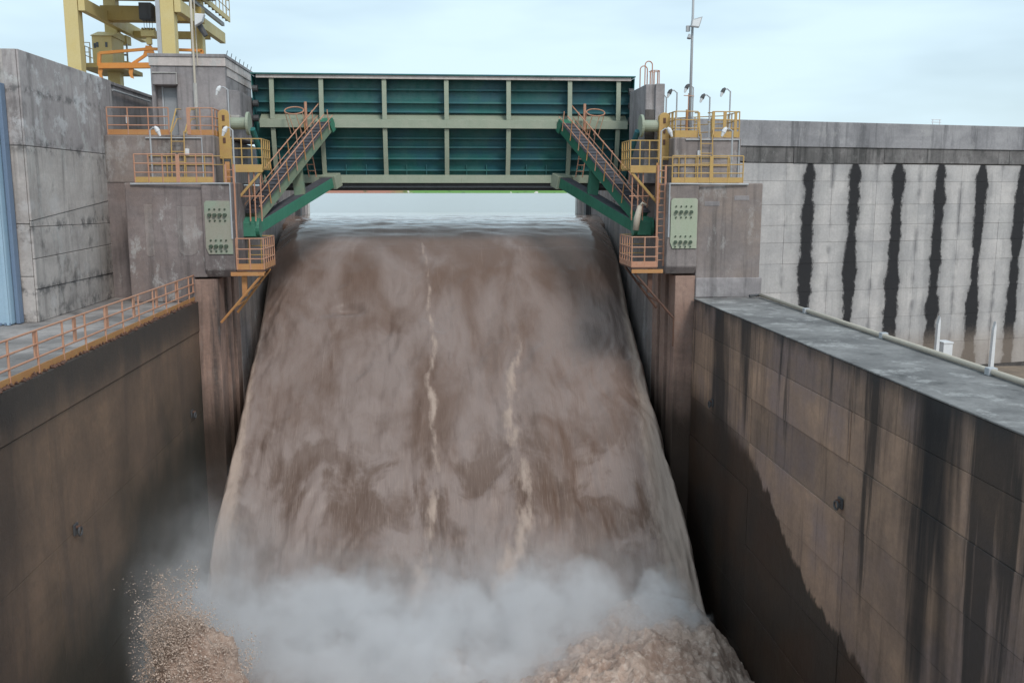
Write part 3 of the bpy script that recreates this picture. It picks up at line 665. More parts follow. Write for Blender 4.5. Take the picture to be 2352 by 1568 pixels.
def seam(pts, w0, w1, y0):
    c = seamx(pts, Yg) + jit * np.interp(Yg, [34, 50], [1.6, .35]); wd = np.interp(Yg, [33, 40, 55], [w1, (w0 + w1) / 2, w0])
    wd = wd * (.55 + .9 * fbm(Yg * .9, Xg * .3, 3, 11))
    return np.exp(-((Xg - c) / wd) ** 2) * np.clip((y0 - Yg) / 3.5, 0, 1)
brk = np.clip(fbm(Xg * 3.5, Sg * .9, 4, 13) * 2.4 - .55, .12, 1.15)
sm1, sm2 = seam(seam1, .09, .34, 54) * brk * .8, seam(seam2, .10, .6, 46) * brk * .8
flow = np.clip((60 - Yg) / 12, 0, 1)             # how far down the chute
fast = np.clip((48 - Yg) / 14, 0, 1)
flow = np.clip((51.0 - Yg) / 6, 0, 1)
h = (fbm(Xg * .42, Sg * .22, 4, 1) - .5) * .75 * flow
warpx = Xg + (fbm(Xg * .3, Sg * .2, 3, 8) - .5) * 2.4
h += (fbm(warpx * .9, Sg * .5, 4, 2) - .5) * .34 * flow
rid = 1 - np.abs(2 * fbm(warpx * .75, Sg * .28, 4, 21) - 1); h += (rid ** 3 - .35) * .14 * flow
h += (fbm(warpx * 4.2, Sg * .55, 5, 3) - .5) * .17 * (flow * .25 + fast)
h += (fbm(Xg * .7 + Yg * .25, Yg * 2.0, 5, 4) - .5) * .10 * np.clip((66 - Yg) / 6, 0, 1) * np.clip((Yg - 48) / 3, 0, 1)
h += (sm1 * .12 + sm2 * .16) * (fbm(Xg * 5, Sg * 2.2, 4, 6) + .2)
# hump of the crest wave by the piers, break line on the upper face
ctr = at_water(800, 705)
arc = np.exp(-((Yg - (ctr.y - .12 * (Xg - ctr.x) ** 2 * 1.6)) / .22) ** 2) * np.exp(-((Xg - ctr.x) / .75) ** 4); h -= arc * .30
bulge = np.exp(-((Yg - 58.5) / 2.2) ** 2) * (np.exp(-(edL / .9) ** 2) + np.exp(-(edR / .9) ** 2)); h += bulge * .22
h += (fbm(Xg * .5 + 4, Yg * 1.4, 5, 31) - .5) * .16 * np.exp(-((Yg - 53.5) / 2.0) ** 2)
# sides fall off
side = np.clip(1 - edge / .34, 0, 1); drop = np.where(Yg < 56, side ** 2 * np.interp(Yg, [31, 40, 55], [2.6, 1.2, .5]), 0)
ripE = (fbm(Sg * 1.1, Xg * .2 + 7, 4, 41) - .5)
drop = drop + np.exp(-(edge / .95) ** 2) * np.interp(Yg, [43, 47, 51, 54, 58, 61], [0, .75, .95, .55, .12, 0])
Xg = Xg + np.where(edL < edR, -1, 1) * (side * ripE * .55 * fast)
dz = np.gradient(Zr, Yr); nl_ = np.sqrt(1 + dz ** 2); ny, nzv = (-dz / nl_)[:, None], (1 / nl_)[:, None]
Yg = Yg + ny * h; Zg = Zg + nzv * h - drop
foam_edge = np.clip(1 - edge / np.interp(Yr, [31, 36, 42, 48, 54], [1.5, 1.25, .62, .34, .08])[:, None] * np.where(edL < edR, 1, .6), 0, 1) * np.clip((56 - Yg) / 8, 0, 1)
foam_edge = np.clip(foam_edge * 1.9, 0, 1) * (.7 + .6 * fbm(Xg * 2, Sg * .5, 4, 51))
band = np.clip((38.5 - Yg) / 5, 0, 1) * np.clip(fbm(warpx * 1.6, Sg * .35, 5, 61) * 2.2 - .95, 0, 1)
streaks = np.clip(fbm(warpx * 2.6, Sg * .16, 5, 71) * 2.6 - 1.45, 0, 1) * flow * (.10 + .34 * fast)
curl = np.clip((rid - .86) * 6, 0, 1) * 0
foam = np.clip(sm1 * .95 + sm2 * 1.0 + foam_edge + band * .5 + streaks + curl, 0, 1)
verts = np.stack([Xg, Yg, Zg], -1).reshape(-1, 3)
idx = np.arange(NS * NX).reshape(NS, NX)
quads = np.stack([idx[:-1, :-1], idx[:-1, 1:], idx[1:, 1:], idx[1:, :-1]], -1).reshape(-1, 4)
me = bpy.data.meshes.new('spillway_water'); me.from_pydata(verts.tolist(), [], quads.tolist()); me.update()
at_ = me.attributes.new('foam', 'FLOAT', 'POINT'); at_.data.foreach_set('value', foam.reshape(-1).astype(np.float32))
at_ = me.attributes.new('flow', 'FLOAT', 'POINT'); at_.data.foreach_set('value', Sg.reshape(-1).astype(np.float32))
me.shade_smooth()
def water_mat(name, brown, sheen_brown, foamc, reservoir=False):
    t = NT(name); P = t.pos(); X = t.xyz(P)
    if reservoir:
        b = t.M('ADD', t.noise(t.scale(P, (.35, 1.1, 1)), 1, 5, .6), t.M('MULTIPLY', t.noise(t.scale(P, (1.6, 4.0, 1)), 1, 4, .6), .3))
        return t.bsdf(brown, .12, normal=t.bump(b, .35, .12), IOR=1.33)
    fa = t.n('ShaderNodeAttribute', attribute_name='foam').outputs['Fac']; fl = t.n('ShaderNodeAttribute', attribute_name='flow').outputs['Fac']
    cb = t.n('ShaderNodeCombineXYZ'); t.set(cb.inputs[0], X[0]); t.set(cb.inputs[1], t.M('MULTIPLY', fl, .22)); cv = cb.outputs[0]
    n1 = t.noise(t.scale(cv, (.34, .8, 1)), 1, 5, .55, .5); n2 = t.noise(t.scale(cv, (4, 1.6, 1)), 1, 6, .65, .6); n3 = t.noise(t.scale(cv, (22, 5, 1)), 1, 4, .6)
    c = t.mix(t.smooth(t.M('ADD', n1, t.smooth(X[1], 50, 44.5, -.12, .04)), .33, .62), brown, sheen_brown)  # sky sheen painted into the water colour: paler patches, browner near the crest
    c = t.mix(t.smooth(n2, .56, .74, 0, .16), c, foamc)
    low = t.smooth(X[1], 43, 37); n6 = t.noise(t.scale(cv, (.5, 1.5, 1)), 1, 6, .62, .5)
    c = t.mix(t.M('MULTIPLY', low, t.smooth(n6, .44, .6, 0, .8)), c, (.125, .078, .058))
    c = t.mix(t.M('MULTIPLY', low, t.smooth(n3, .5, .75, 0, .35)), c, foamc)
    fm = t.smooth(t.M('ADD', fa, t.M('MULTIPLY', t.M('SUBTRACT', t.noise(t.scale(cv, (7, 9, 1)), 1, 6, .7), .5), 1.1)), .22, .95)
    c = t.mix(fm, c, foamc)
    down = t.smooth(X[1], 51.5, 45)
    b = t.M('ADD', t.M('MULTIPLY', n2, t.M('ADD', .05, down)), t.M('MULTIPLY', n3, t.M('MULTIPLY', down, .5)))
    b = t.M('ADD', b, t.M('MULTIPLY', t.noise(t.scale(P, (1.2, 2.6, 1)), 1, 4, .6), t.smooth(X[1], 50, 54, 0, .16)))
    return t.bsdf(c, t.M('ADD', t.smooth(X[1], 52.5, 48, .08, .34), t.M('MULTIPLY', fm, .4)), normal=t.bump(b, .4, .10), IOR=1.33)
M['chute_water'] = water_mat('muddy_chute_water', (.165, .108, .085), (.265, .205, .185), (.41, .315, .265))
M['lake'] = water_mat('muddy_reservoir_water', (.11, .085, .07), None, None, True)
me.materials.append(M['chute_water'])
o = bpy.data.objects.new('spillway_water', me); sc.collection.objects.link(o); o['kind'] = 'structure'
# ogee crest under the sheet
q = [(float(y), float(wsurf(y)) - 1.5) for y in np.linspace(66, 31, 30)]
m_ = MB().prism([(PL + .3, y, z) for y, z in q] + [(PL + .3, 31, -15), (PL + .3, 66, -15)], (PR - PL - .6, 0, 0))
struct('spillway_crest', m_, 'dark')
m_ = MB(); nxr = 60
m_.add([(-1500, 68.6, WZ - .01), (1500, 68.6, WZ - .01), (1500, 1010, WZ - .01), (-1500, 1010, WZ - .01)], [(0, 1, 2, 3)])
struct('reservoir_water', m_, 'lake')
# far bank
t = NT('far_bank_grass'); P = t.pos(); X = t.xyz(P)
c = t.mix(t.smooth(t.M('ADD', X[0], t.M('MULTIPLY', t.noise(P, .02, 4, .6), 60)), -20, 5), (.36, .17, .12), (.13, .27, .07))
c = t.mix(t.smooth(t.noise(P, .12, 5, .6), .55, .65, 0, .7), c, (.05, .11, .04)); c = t.mix(t.smooth(t.noise(P, .09, 3, .6), .66, .7), c, (.6, .55, .5))
M['bank'] = t.bsdf(c, .9)
xs = np.linspace(-1500, 1500, 260); m_ = MB()
hh = 3.2 + 3.0 * fbm(xs * .02, xs * 0, 4, 3)
for row, (y, k) in enumerate(((1000, 0), (1003, .55), (1030, 1), (1300, 1.1))): m_.v += [(float(x), y, WZ - .3 + float(k * a)) for x, a in zip(xs, hh)]
for r_ in range(3):
    for i in range(259): m_.f.append((r_ * 260 + i, r_ * 260 + i + 1, (r_ + 1) * 260 + i + 1, (r_ + 1) * 260 + i))
struct('far_bank', m_, 'bank')

# churning pool at the foot
NXB, NYB = 420, 330; rngp = np.random.default_rng(2)
xb = np.linspace(LX + .05, RX - .05, NXB)[None, :].repeat(NYB, 0); yb = np.linspace(17, 33.5, NYB)[:, None].repeat(NXB, 1)
zb = -12.9 + 1.5 * (fbm(xb * .4, yb * .4, 3, 90)) + .45 * fbm(xb * 1.3, yb * 1.3, 4, 91) + .5 * fbm(xb * 3.6, yb * 3.6, 4, 92) + .16 * fbm(xb * 11, yb * 11, 3, 95)
zb += 1.1 * np.exp(-((xb - 8.0) / 2.0) ** 2 - ((yb - 31) / 3) ** 2) - 1.2 * np.clip((xb - 9.4) / 1.5, 0, 1) + .9 * np.exp(-((xb - 6.0) / 2.2) ** 2 - ((yb - 29) / 3) ** 2)
me = bpy.data.meshes.new('churning_pool'); idx = np.arange(NXB * NYB).reshape(NYB, NXB)
me.from_pydata(np.stack([xb, yb, zb], -1).reshape(-1, 3).tolist(), [], np.stack([idx[:-1, :-1], idx[:-1, 1:], idx[1:, 1:], idx[1:, :-1]], -1).reshape(-1, 4).tolist()); me.shade_smooth()
t = NT('muddy_foam'); P = t.pos()
n1 = t.noise(P, 1.1, 6, .65); n2 = t.noise(P, 5, 7, .7); n3 = t.noise(P, 16, 4, .6)
c = t.mix(t.smooth(n1, .38, .62), (.38, .26, .205), (.58, .435, .36)); c = t.mix(t.smooth(n2, .5, .68, 0, .75), c, (.74, .61, .53)); c = t.mix(t.smooth(n2, .46, .3, 0, .5), c, (.26, .165, .125))
M['foam'] = t.bsdf(c, .75, normal=t.bump(t.M('ADD', n2, t.M('MULTIPLY', n3, .4)), .9, .12))
me.materials.append(M['foam']); o = bpy.data.objects.new('churning_pool', me); sc.collection.objects.link(o); o['kind'] = 'structure'

# spray: plume of thrown water by the crane side wall and loose drops
rng = np.random.default_rng(5)
def drops(name, centres, sizes, mat, label):
    octv = np.array([(1, 0, 0), (-1, 0, 0), (0, 1, 0), (0, -1, 0), (0, 0, 1), (0, 0, -1)], float); octf = np.array([(0, 2, 4), (2, 1, 4), (1, 3, 4), (3, 0, 4), (2, 0, 5), (1, 2, 5), (3, 1, 5), (0, 3, 5)])
    n = len(centres); rot = rng.normal(size=(n, 3)) * .35 + 1
    V = (octv[None] * (sizes[:, None, None] * np.abs(rot)[:, None, :]) + centres[:, None, :]).reshape(-1, 3)
    Fc = (octf[None] + (np.arange(n) * 6)[:, None, None]).reshape(-1, 3)
    me = bpy.data.meshes.new(name); me.from_pydata(V.tolist(), [], Fc.tolist()); me.materials.append(M[mat]); me.shade_smooth()
    o = bpy.data.objects.new(name, me); sc.collection.objects.link(o); o['kind'] = 'stuff'; o['label'] = label; return o
M['drop'] = NT('spray_drop').bsdf((.60, .475, .40), .5)
def jetcloud(base_, tips, n, spreadr, size):
    cs, sz = [], []; base_ = np.array(base_); ns = 150
    for k in range(ns):                                    # ragged strands that break into drops towards their tips
        tip = np.array(tips[rng.integers(len(tips))]) + rng.normal(size=3) * .3; b0 = base_ + rng.normal(size=3) * spreadr * np.array([1.1, .8, .5])
        tip = b0 + (tip - b0) * rng.uniform(.55, 1.05); bend = rng.normal(size=3) * .35
        m = int(n / ns); q = rng.random(m) ** .85
        p = b0[None] * (1 - q)[:, None] + tip[None] * q[:, None] + bend[None] * (4 * q * (1 - q))[:, None] + rng.normal(size=(m, 3)) * (.05 + .10 * q)[:, None]
        cs.append(p); sz.append(size * (.25 + 1.4 * rng.random(m) ** 3) * (1.25 - .7 * q))
    return np.concatenate(cs), np.concatenate(sz)
a = atY(440, 1600, 26.2); tips = [atY(u, v, 26.3) for u, v in ((345, 1315), (365, 1350), (400, 1330), (385, 1390), (470, 1420), (520, 1440), (545, 1475), (430, 1400), (335, 1440))]
cs, sz = jetcloud(tuple(a), [tuple(p) for p in tips], 60000, .55, .024)
drops('spray_plume', cs, sz, 'drop', 'plume of muddy spray thrown up beside the damp wall')
a = atY(1540, 1620, 29); tips = [atY(u, v, 29.5) for u, v in ((1380, 1470), (1450, 1440), (1530, 1440), (1600, 1440), (1640, 1500), (1660, 1540))]
cs, sz = jetcloud(tuple(a), [tuple(p) for p in tips], 18000, .6, .020)
drops('spray_drops', cs, sz, 'drop', 'loose muddy drops above the churning pool')
# lumpy body inside the plume
def lump(name, c, rad, seed, label):
    n1_, n2_ = 90, 60; th = np.linspace(0, 2 * np.pi, n1_, endpoint=False)[None].repeat(n2_, 0); ph = np.linspace(.02, np.pi - .02, n2_)[:, None].repeat(n1_, 1)
    d = np.stack([np.cos(th) * np.sin(ph), np.sin(th) * np.sin(ph), np.cos(ph)], -1)
    f = .72 + .5 * fbm(d[..., 0] * 2.2 + 9, d[..., 2] * 2.2 + d[..., 1] * 1.7 + 9, 5, seed) + .22 * (fbm(d[..., 0] * 9 + 20, d[..., 2] * 9 + d[..., 1] * 7 + 20, 4, seed + 3) - .5)
    V = np.array(c) + d * np.array(rad) * f[..., None]; idx = np.arange(n1_ * n2_).reshape(n2_, n1_)
    Q = np.stack([idx[:-1], np.roll(idx, -1, 1)[:-1], np.roll(idx, -1, 1)[1:], idx[1:]], -1).reshape(-1, 4)
    me = bpy.data.meshes.new(name); me.from_pydata(V.reshape(-1, 3).tolist(), [], Q.tolist()); me.materials.append(M['foam']); me.shade_smooth()
    o = bpy.data.objects.new(name, me); sc.collection.objects.link(o); o['kind'] = 'stuff'; o['label'] = label; return o
c = atY(465, 1600, 26.5); lump('foam_burst', c, (1.35, 1.2, 2.3), 3, 'brown foaming burst of water at the wall foot')
# mist volume
t = NT('white_spray_mist'); P = t.pos(); X = t.xyz(P)
dens = None
def puff(c, r, k):
    global dens
    v = t.n('ShaderNodeVectorMath', operation='SUBTRACT'); t.set(v.inputs[0], t.addv(P, t.scale(t.addv(t.noise(P, .55, 4, .6, col=True), (-.5, -.5, -.5)), (3.0, 2.2, 3.0)))); v.inputs[1].default_value = c
    q_ = t.scale(v.outputs[0], (1 / r[0], 1 / r[1], 1 / r[2])); ln = t.n('ShaderNodeVectorMath', operation='LENGTH'); t.set(ln.inputs[0], q_)
    d_ = t.smooth(ln.outputs['Value'], 1.0, .55, 0, k * 1.5); dens = d_ if dens is None else t.M('MAXIMUM', dens, d_)
for u, v, Y, r, k in ((640, 1500, 30, (2.2, 2, 2.3), .5), (820, 1450, 31, (2.4, 2, 2.6), .55), (900, 1540, 29, (2.0, 2, 2.0), 1.1), (1040, 1450, 30.5, (1.7, 1.8, 1.9), 1.0),
                      (1215, 1410, 31, (1.7, 1.7, 1.9), 1.2), (1350, 1400, 31.5, (1.6, 1.6, 1.8), .6), (1520, 1410, 31, (1.55, 1.6, 1.7), 1.3), (1240, 1530, 29.5, (2.6, 2, 1.8), .5), (500, 1390, 31, (1.5, 1.4, 1.5), .5), (560, 1560, 29.5, (1.5, 1.3, 2.0), .5), (760, 1590, 28, (1.9, 1.6, 1.7), .7), (980, 1590, 27.5, (1.9, 1.6, 1.7), 1.1), (1150, 1580, 28, (1.6, 1.5, 1.5), .6), (700, 1400, 31.5, (1.8, 1.6, 1.7), .5)):
    puff(tuple(atY(u, v, Y)), r, k)
haze_l = t.M('MULTIPLY', t.smooth(X[0], -5.2, -8.2, 0, .05), t.M('MULTIPLY', t.smooth(X[2], -5.2, -9.5), t.smooth(X[1], 26.5, 28.5)))
base_m = t.M('MULTIPLY', t.M('MULTIPLY', t.smooth(X[2], -7.8, -12.0), .16), t.M('MULTIPLY', t.smooth(X[1], 27, 29.5), t.smooth(X[0], 8.6, 6.4)))
dens = t.M('ADD', dens, t.M('ADD', haze_l, base_m))
mod = t.smooth(t.noise(P, .8, 5, .6), .34, .60, .35, 3.4)
pv = t.n('ShaderNodeVolumePrincipled'); pv.inputs['Color'].default_value = (.98, .98, 1, 1); t.set(pv.inputs['Density'], t.M('MULTIPLY', dens, mod)); pv.inputs['Anisotropy'].default_value = .1
t.t.links.new(pv.outputs[0], t.o.inputs['Volume']); M['mist'] = t.m
struct('spray_mist', MB().box((LX + .08, 24.5, -13.4), (RX - .08, 36.5, -5.0)), 'mist', kind='stuff', label='white mist drifting over the foot of the spillway')

# ------------------------------------------------------------------ RAILINGS AND PLATFORMS
t = thing('guard_railing', 'long rusty railing with orange toe plate along the deck edge', 'railing', (LX, 30, 0))
railing(t, [(LX - .1, 12.5, .02), (LX - .1, 39.8, .02)], (.40, .74, 1.08), 1.62, .2, 'rustrail', 'orange', .027, height=1.08)
for k in range(11): part(t, 'wide_post', B((LX - .14, 13.4 + k * 2.55, .40), (LX - .10, 13.58 + k * 2.55, 1.06)), 'rustrail')
rngd = random.Random(3)
m_ = MB()
for k in range(260):
    y = rngd.uniform(14, 39); x = LX - .03 + rngd.uniform(-.05, .05); s_ = rngd.uniform(.02, .07)
    m_.tube([(x - s_, y, .02 + s_ * .3), (x, y + .01, .02 + s_ * rngd.uniform(.4, 1.2)), (x + s_, y + .02, .02 + s_ * .2)], [s_ * .4, s_ * .8, s_ * .3], 5)
struct('rubble', m_, 'browniron', kind='stuff', label='crumbs of rust and dirt along the deck edge')

def platform_front(side):
    S = (lambda x: x) if side > 0 else mirror
    who = 'dam' if side > 0 else 'crane'
    # lower railed edge on the pier top
    t = thing('railed_platform', 'yellow railing on the lower pier top, %s side' % who, 'railing', (S(12), 39.1, 4.85), None)
    x0, x1 = (9.95, 13.0) if side > 0 else (-12.05, -8.95)
    m1 = 'yellow' if side > 0 else 'rustrail'
    xm = (x0 + x1) / 2 + .1
    railing(t, [(x0, 39.08, 4.86), (xm, 39.08, 4.86)], (.40, .76, 1.12), .62, .22, m1, 'yellow', .026, height=1.12)
    railing(t, [(xm + .1, 39.08, 4.86), (x1, 39.08, 4.86)], (.40, .76, 1.12), .62, .22, m1, 'yellow', .026, height=1.12)
    railing(t, [(x0, 40.95, 4.86), (x1, 40.95, 4.86)], (.76, 1.12), .8, 0, 'yellow', None, .022, height=1.12)
    part(t, 'wide_post', B((xm - .02, 39.05, 4.87), (xm + .1, 39.1, 5.97)), m1)
    # upper railed edge on the second tier
    t = thing('railed_platform', 'railing around the upper tier with toe boards, %s side' % who, 'railing', (S(12), 41.1, 6.85))
    if side > 0:
        xa, xb_, xc = 10.55, 12.35, 13.42
        railing(t, [(10.55, 43.1, 6.85), (10.55, 41.1, 6.85), (11.55, 41.1, 6.85)], (.40, .76, 1.12), .7, .3, 'yellow', None, .026, height=1.12)
        railing(t, [(12.2, 41.1, 6.85), (13.42, 41.1, 6.85), (13.42, 43.3, 6.85)], (.40, .76, 1.12), .6, .26, 'yellow', None, .026, height=1.12)
        railing(t, [(13.42, 43.35, 6.85), (10.6, 45.6, 6.85)], (.40, .76, 1.12), .7, 0, 'yellow', None, .024, height=1.12)
        for k in range(3): part(t, 'wide_post', B((12.18 + k * .5, 41.06, 6.87), (12.3 + k * .5, 41.09, 7.95)), 'yellow')
        for k in range(3): part(t, 'side_panel', B((10.53, 41.5 + k * .6, 6.9), (10.56, 41.62 + k * .6, 8.0)), 'yellow')
    else:
        railing(t, [(WX + .15, 41.1, 6.85), (-11.15, 41.1, 6.85)], (.40, .76, 1.12), .8, .22, 'rustrail', 'orange', .026, height=1.12)
        railing(t, [(-10.35, 41.1, 6.85), (-9.35, 41.1, 6.85), (-9.35, 43.9, 6.85)], (.40, .76, 1.12), .55, .22, 'rustrail', 'orange', .026, height=1.12)
        part(t, 'wide_post', B((-10.40, 41.06, 6.87), (-10.25, 41.09, 7.97)), 'rustrail')
    # ladder between tiers
    lx = 11.9 if side > 0 else -10.75
    t = thing('tier_ladder', 'yellow ladder joining the two pier tiers, %s side' % who, 'ladder', (lx, 40.9, 4.86))
    ladder(t, (lx, 40.6, 4.88), (lx, 40.88, 7.0), .52, (1, 0, 0), 'yellow', .36, .026)
    for k, (dx) in enumerate((-.3, .3)):
        part(t, 'sloping_handrail', MB().tube([(lx + dx, 40.9, 6.95), (lx + dx + .12, 41.5, 7.95), (lx + dx + .12, 42.2, 8.0)], .03, 6), 'yellow')
        part(t, 'sloping_handrail', MB().tube([(lx + dx, 40.95, 6.9), (lx + dx + .12, 41.6, 7.55), (lx + dx + .12, 42.2, 7.6)], .024, 6), 'yellow')
    part(t, 'side_sheet', MB().prism([(lx + .36, 41.0, 6.9), (lx + .36, 41.5, 6.9), (lx + .36, 41.6, 7.9)], (.02, 0, 0)), 'yellow')
    # conduit round the block edge
    b0 = S(9.68); e = 1 if side > 0 else -1
    m_ = MB().tube([(13.2 if side > 0 else -12.2, 38.93, 4.80), (9.78 if side > 0 else -8.26, 38.76, 4.82), (9.78 if side > 0 else -8.26, 38.76, 2.6)], .04, 8)
    solo('conduit_pipe', m_, 'grey', 'thin pale conduit along the %s side pier edge' % who, 'pipe', (S(9.86), 38.8, 3))
    m_ = MB().tube([(S(11.0), 40.96, 4.9), (S(11.0), 40.96, 6.72), (S(13.3), 40.96, 6.72)] if side < 0 else [(13.4, 40.96, 5.0), (13.4, 40.96, 6.75), (11, 40.96, 6.75)], .035, 8)
    solo('conduit_pipe', m_, 'grey', 'thin pale conduit on the upper tier face, %s side' % who, 'pipe', (S(12), 40.96, 4.9))
    m_ = B((S(11.62) - .09, 40.9, 6.0), (S(11.62) + .09, 40.99, 6.28)); 
    solo('lamp_box', m_, 'white', 'small white box lamp on the upper tier face, %s side' % who, 'lamp', (S(11.62), 40.95, 6.0), bevel=.02)
    SL = mirror if side > 0 else (lambda x: x)
    # mid-height hanging platform inside the opening
    xa, xb_ = (SL(-8.5), SL(-7.25)); lo, hi = min(xa, xb_), max(xa, xb_)
    t = thing('hanging_platform', 'small yellow railed platform hung below the hoist drum, %s side' % who, 'platform', ((lo + hi) / 2, 41.2, 5.55))
    part(t, 'deck_plate', B((lo, 40.5, 5.42), (hi, 42.4, 5.5)), 'yellow', bevel=.01)
    part(t, 'edge_beam', B((lo, 40.46, 5.3), (hi, 40.499, 5.62)), 'yellow', bevel=.008)
    inner = hi if side < 0 else lo; oute = lo if side < 0 else hi
    railing(t, [(oute, 40.52, 5.5), (inner, 40.52, 5.5), (inner, 42.35, 5.5)], (.42, .78, 1.18), .42, .0, 'yellow', None, .026, height=1.18)
    part(t, 'brace', MB().beam((inner, 40.55, 5.4), (oute, 40.55, 4.0), .08, .1), 'yellow')
    # access mast between platforms
    cx_ = SL(-8.35)
    t = thing('access_ladder', 'rusty vertical access ladder with posts inside the opening, %s side' % who, 'ladder', (cx_, 40, 1.3))
    for dx in (-.16, .16): part(t, 'stile', T((cx_ + dx, 39.25, 1.35), (cx_ + dx, 39.25, 5.6), .05, 8), 'rustrail')
    for k in range(14): part(t, 'rung', T((cx_ - .16, 39.25, 1.6 + k * .29), (cx_ + .16, 39.25, 1.6 + k * .29), .02, 6), 'rustrail')
    part(t, 'channel_post', B((cx_ - .2, 39.4, 4.0), (cx_ - .02, 39.5, 5.7)), 'orange')
    for k, dx in enumerate((.5, .72, .98)): part(t, 'stanchion', T((cx_ - side * dx, 40.6, 3.25), (cx_ - side * dx, 40.6, 5.35 - .0 * k), .03, 6), 'rustrail')
    part(t, 'cross_bar', T((cx_, 40.6, 4.3), (cx_ - side * 1.1, 40.6, 4.3), .028, 6), 'rustrail')
    # lower cage platform
    xa, xb_ = SL(-8.16), SL(-7.06); lo, hi = min(xa, xb_), max(xa, xb_); inner = hi if side < 0 else lo; oute = lo if side < 0 else hi
    t = thing('cage_platform', 'small railed platform below the gate trunnion, %s side' % who, 'platform', ((lo + hi) / 2, 40, 1.3))
    part(t, 'deck_plate', B((lo, 38.9, 1.26), (hi, 41.5, 1.33)), 'browniron', bevel=.01)
    railing(t, [(oute, 38.92, 1.33), (inner, 38.92, 1.33), (inner, 41.45, 1.33)], (.44, .84, 1.27), .52, .24, 'rustrail', 'orange' if side < 0 else 'rustrail', .026, height=1.27)
    railing(t, [(oute, 41.45, 1.33), (inner, 41.45, 1.33)], (.44, .84, 1.27), .5, 0, 'yellow', None, .024, height=1.27)
    part(t, 'deck_beam', B((lo - (.25 if side < 0 else 0), 38.86, 1.08), (hi + (.25 if side > 0 else 0), 38.895, 1.24)), 'orange')
    part(t, 'prop', T((inner, 39.0, 1.25), (oute + side * .75, 39.0 - .06, -.85), .055, 6), 'orange' if side < 0 else 'browniron')
    part(t, 'prop', T((inner, 40.3, 1.25), (oute + side * .35, 40.3, -.6), .055, 6), 'orange' if side < 0 else 'browniron')
    for f_ in (.35, .7):
        a_, b_ = Vector((inner, 39.0, 1.25)).lerp(Vector((oute + side * .75, 38.94, -.85)), f_), Vector((inner, 40.3, 1.25)).lerp(Vector((oute + side * .35, 40.3, -.6)), f_)
        part(t, 'prop_tie', T(a_, b_, .035, 6), 'orange' if side < 0 else 'browniron')
    part(t, 'hanger', B((SL(-7.95) - .1, 39.2, .2), (SL(-7.95) + .1, 39.35, 1.25)), 'orange' if side < 0 else 'browniron')
    if side > 0: part(t, 'drop_pipe', T((oute + .78, 38.93, -.85), (oute + .78, 38.93, -2.1), .03, 6), 'browniron')
platform_front(1); platform_front(-1)

# lagged pipe at the dam-side trunnion
t = thing('lagged_pipe', 'cream wrapped pipe standing beside the green arm foot', 'pipe', (8.95, 40.4, 2.5))
a, b = sY(1500, 482, 40.3), sY(1490, 540, 40.3)
part(t, 'wrap', MB().tube([a, a.lerp(b, .5) + Vector((-.03, 0, 0)), b], [.10, .15, .13], 12), 'pipe', smooth=True)
part(t, 'elbow', MB().tube([a, a + Vector((.1, 0, .12)), a + Vector((.28, 0, .02))], .05, 8), 'pipe', smooth=True)

# ------------------------------------------------------------------ LAMPS AND MASTS
def lamp(px, top, bot_z, Y, hx, label, white=False):
    p = sY(px, top, Y); h_ = sY(hx, top + 4, Y)
    t = thing('lamp_post', label, 'lamp post', (p.x, Y, bot_z), 'short lamp posts on the piers')
    part(t, 'pole', T((p.x, Y, bot_z), (p.x, Y, p.z), .035, 8), 'grey')
    part(t, 'arm', MB().tube([(p.x, Y, p.z - .02), ((p.x + h_.x) / 2, Y, p.z + .1), (h_.x, Y, p.z + .06)], .028, 8), 'grey')
    d = Vector((h_.x - p.x, 0, 0)).normalized(); c = Vector((h_.x, Y, p.z + .06))
    hd = part(t, 'lamp_head', MB().tube([c - d * .05 + Vector((0, 0, .08)), c + d * .02 + Vector((0, 0, 0)), c + d * .08 + Vector((0, 0, -.12))], [.04, .09, .10], 12), 'white' if white else 'greydk')
    part(hd, 'lens', MB().tube([c + d * .08 + Vector((0, 0, -.12)), c + d * .15 + Vector((0, 0, -.3))], [.085, .04], 12), 'lens')
lamp(1587, 217, 6.85, 43.6, 1572, 'short lamp post nearest the slim tower on the upper tier')
lamp(1625, 205, 6.85, 44.2, 1612, 'short lamp post beside the floodlight mast')
lamp(1664, 228, 6.85, 43.0, 1649, 'short lamp post on the upper tier between mast and dam')
lamp(1712, 214, 6.85, 42.6, 1697, 'tall lamp post at the dam end of the upper tier')
lamp(1562, 229, 6.85, 44.6, 1553, 'short lamp post half hidden behind the slim tower')
lamp(1550, 307, 4.86, 39.3, 1567, 'white-headed lamp on the lower dam side tier by the tower', True)
lamp(1717, 307, 4.86, 39.3, 1700, 'white-headed lamp at the dam end of the lower tier', True)
lamp(534, 210, 6.85, 42.0, 515, 'lamp post standing in front of the control hut', True)
lamp(545, 305, 4.86, 39.6, 530, 'lamp post beside the yellow guard on the crane side', True)
lamp(351, 305, 4.86, 39.4, 366, 'white-headed lamp at the weathered wall end of the lower tier', True)

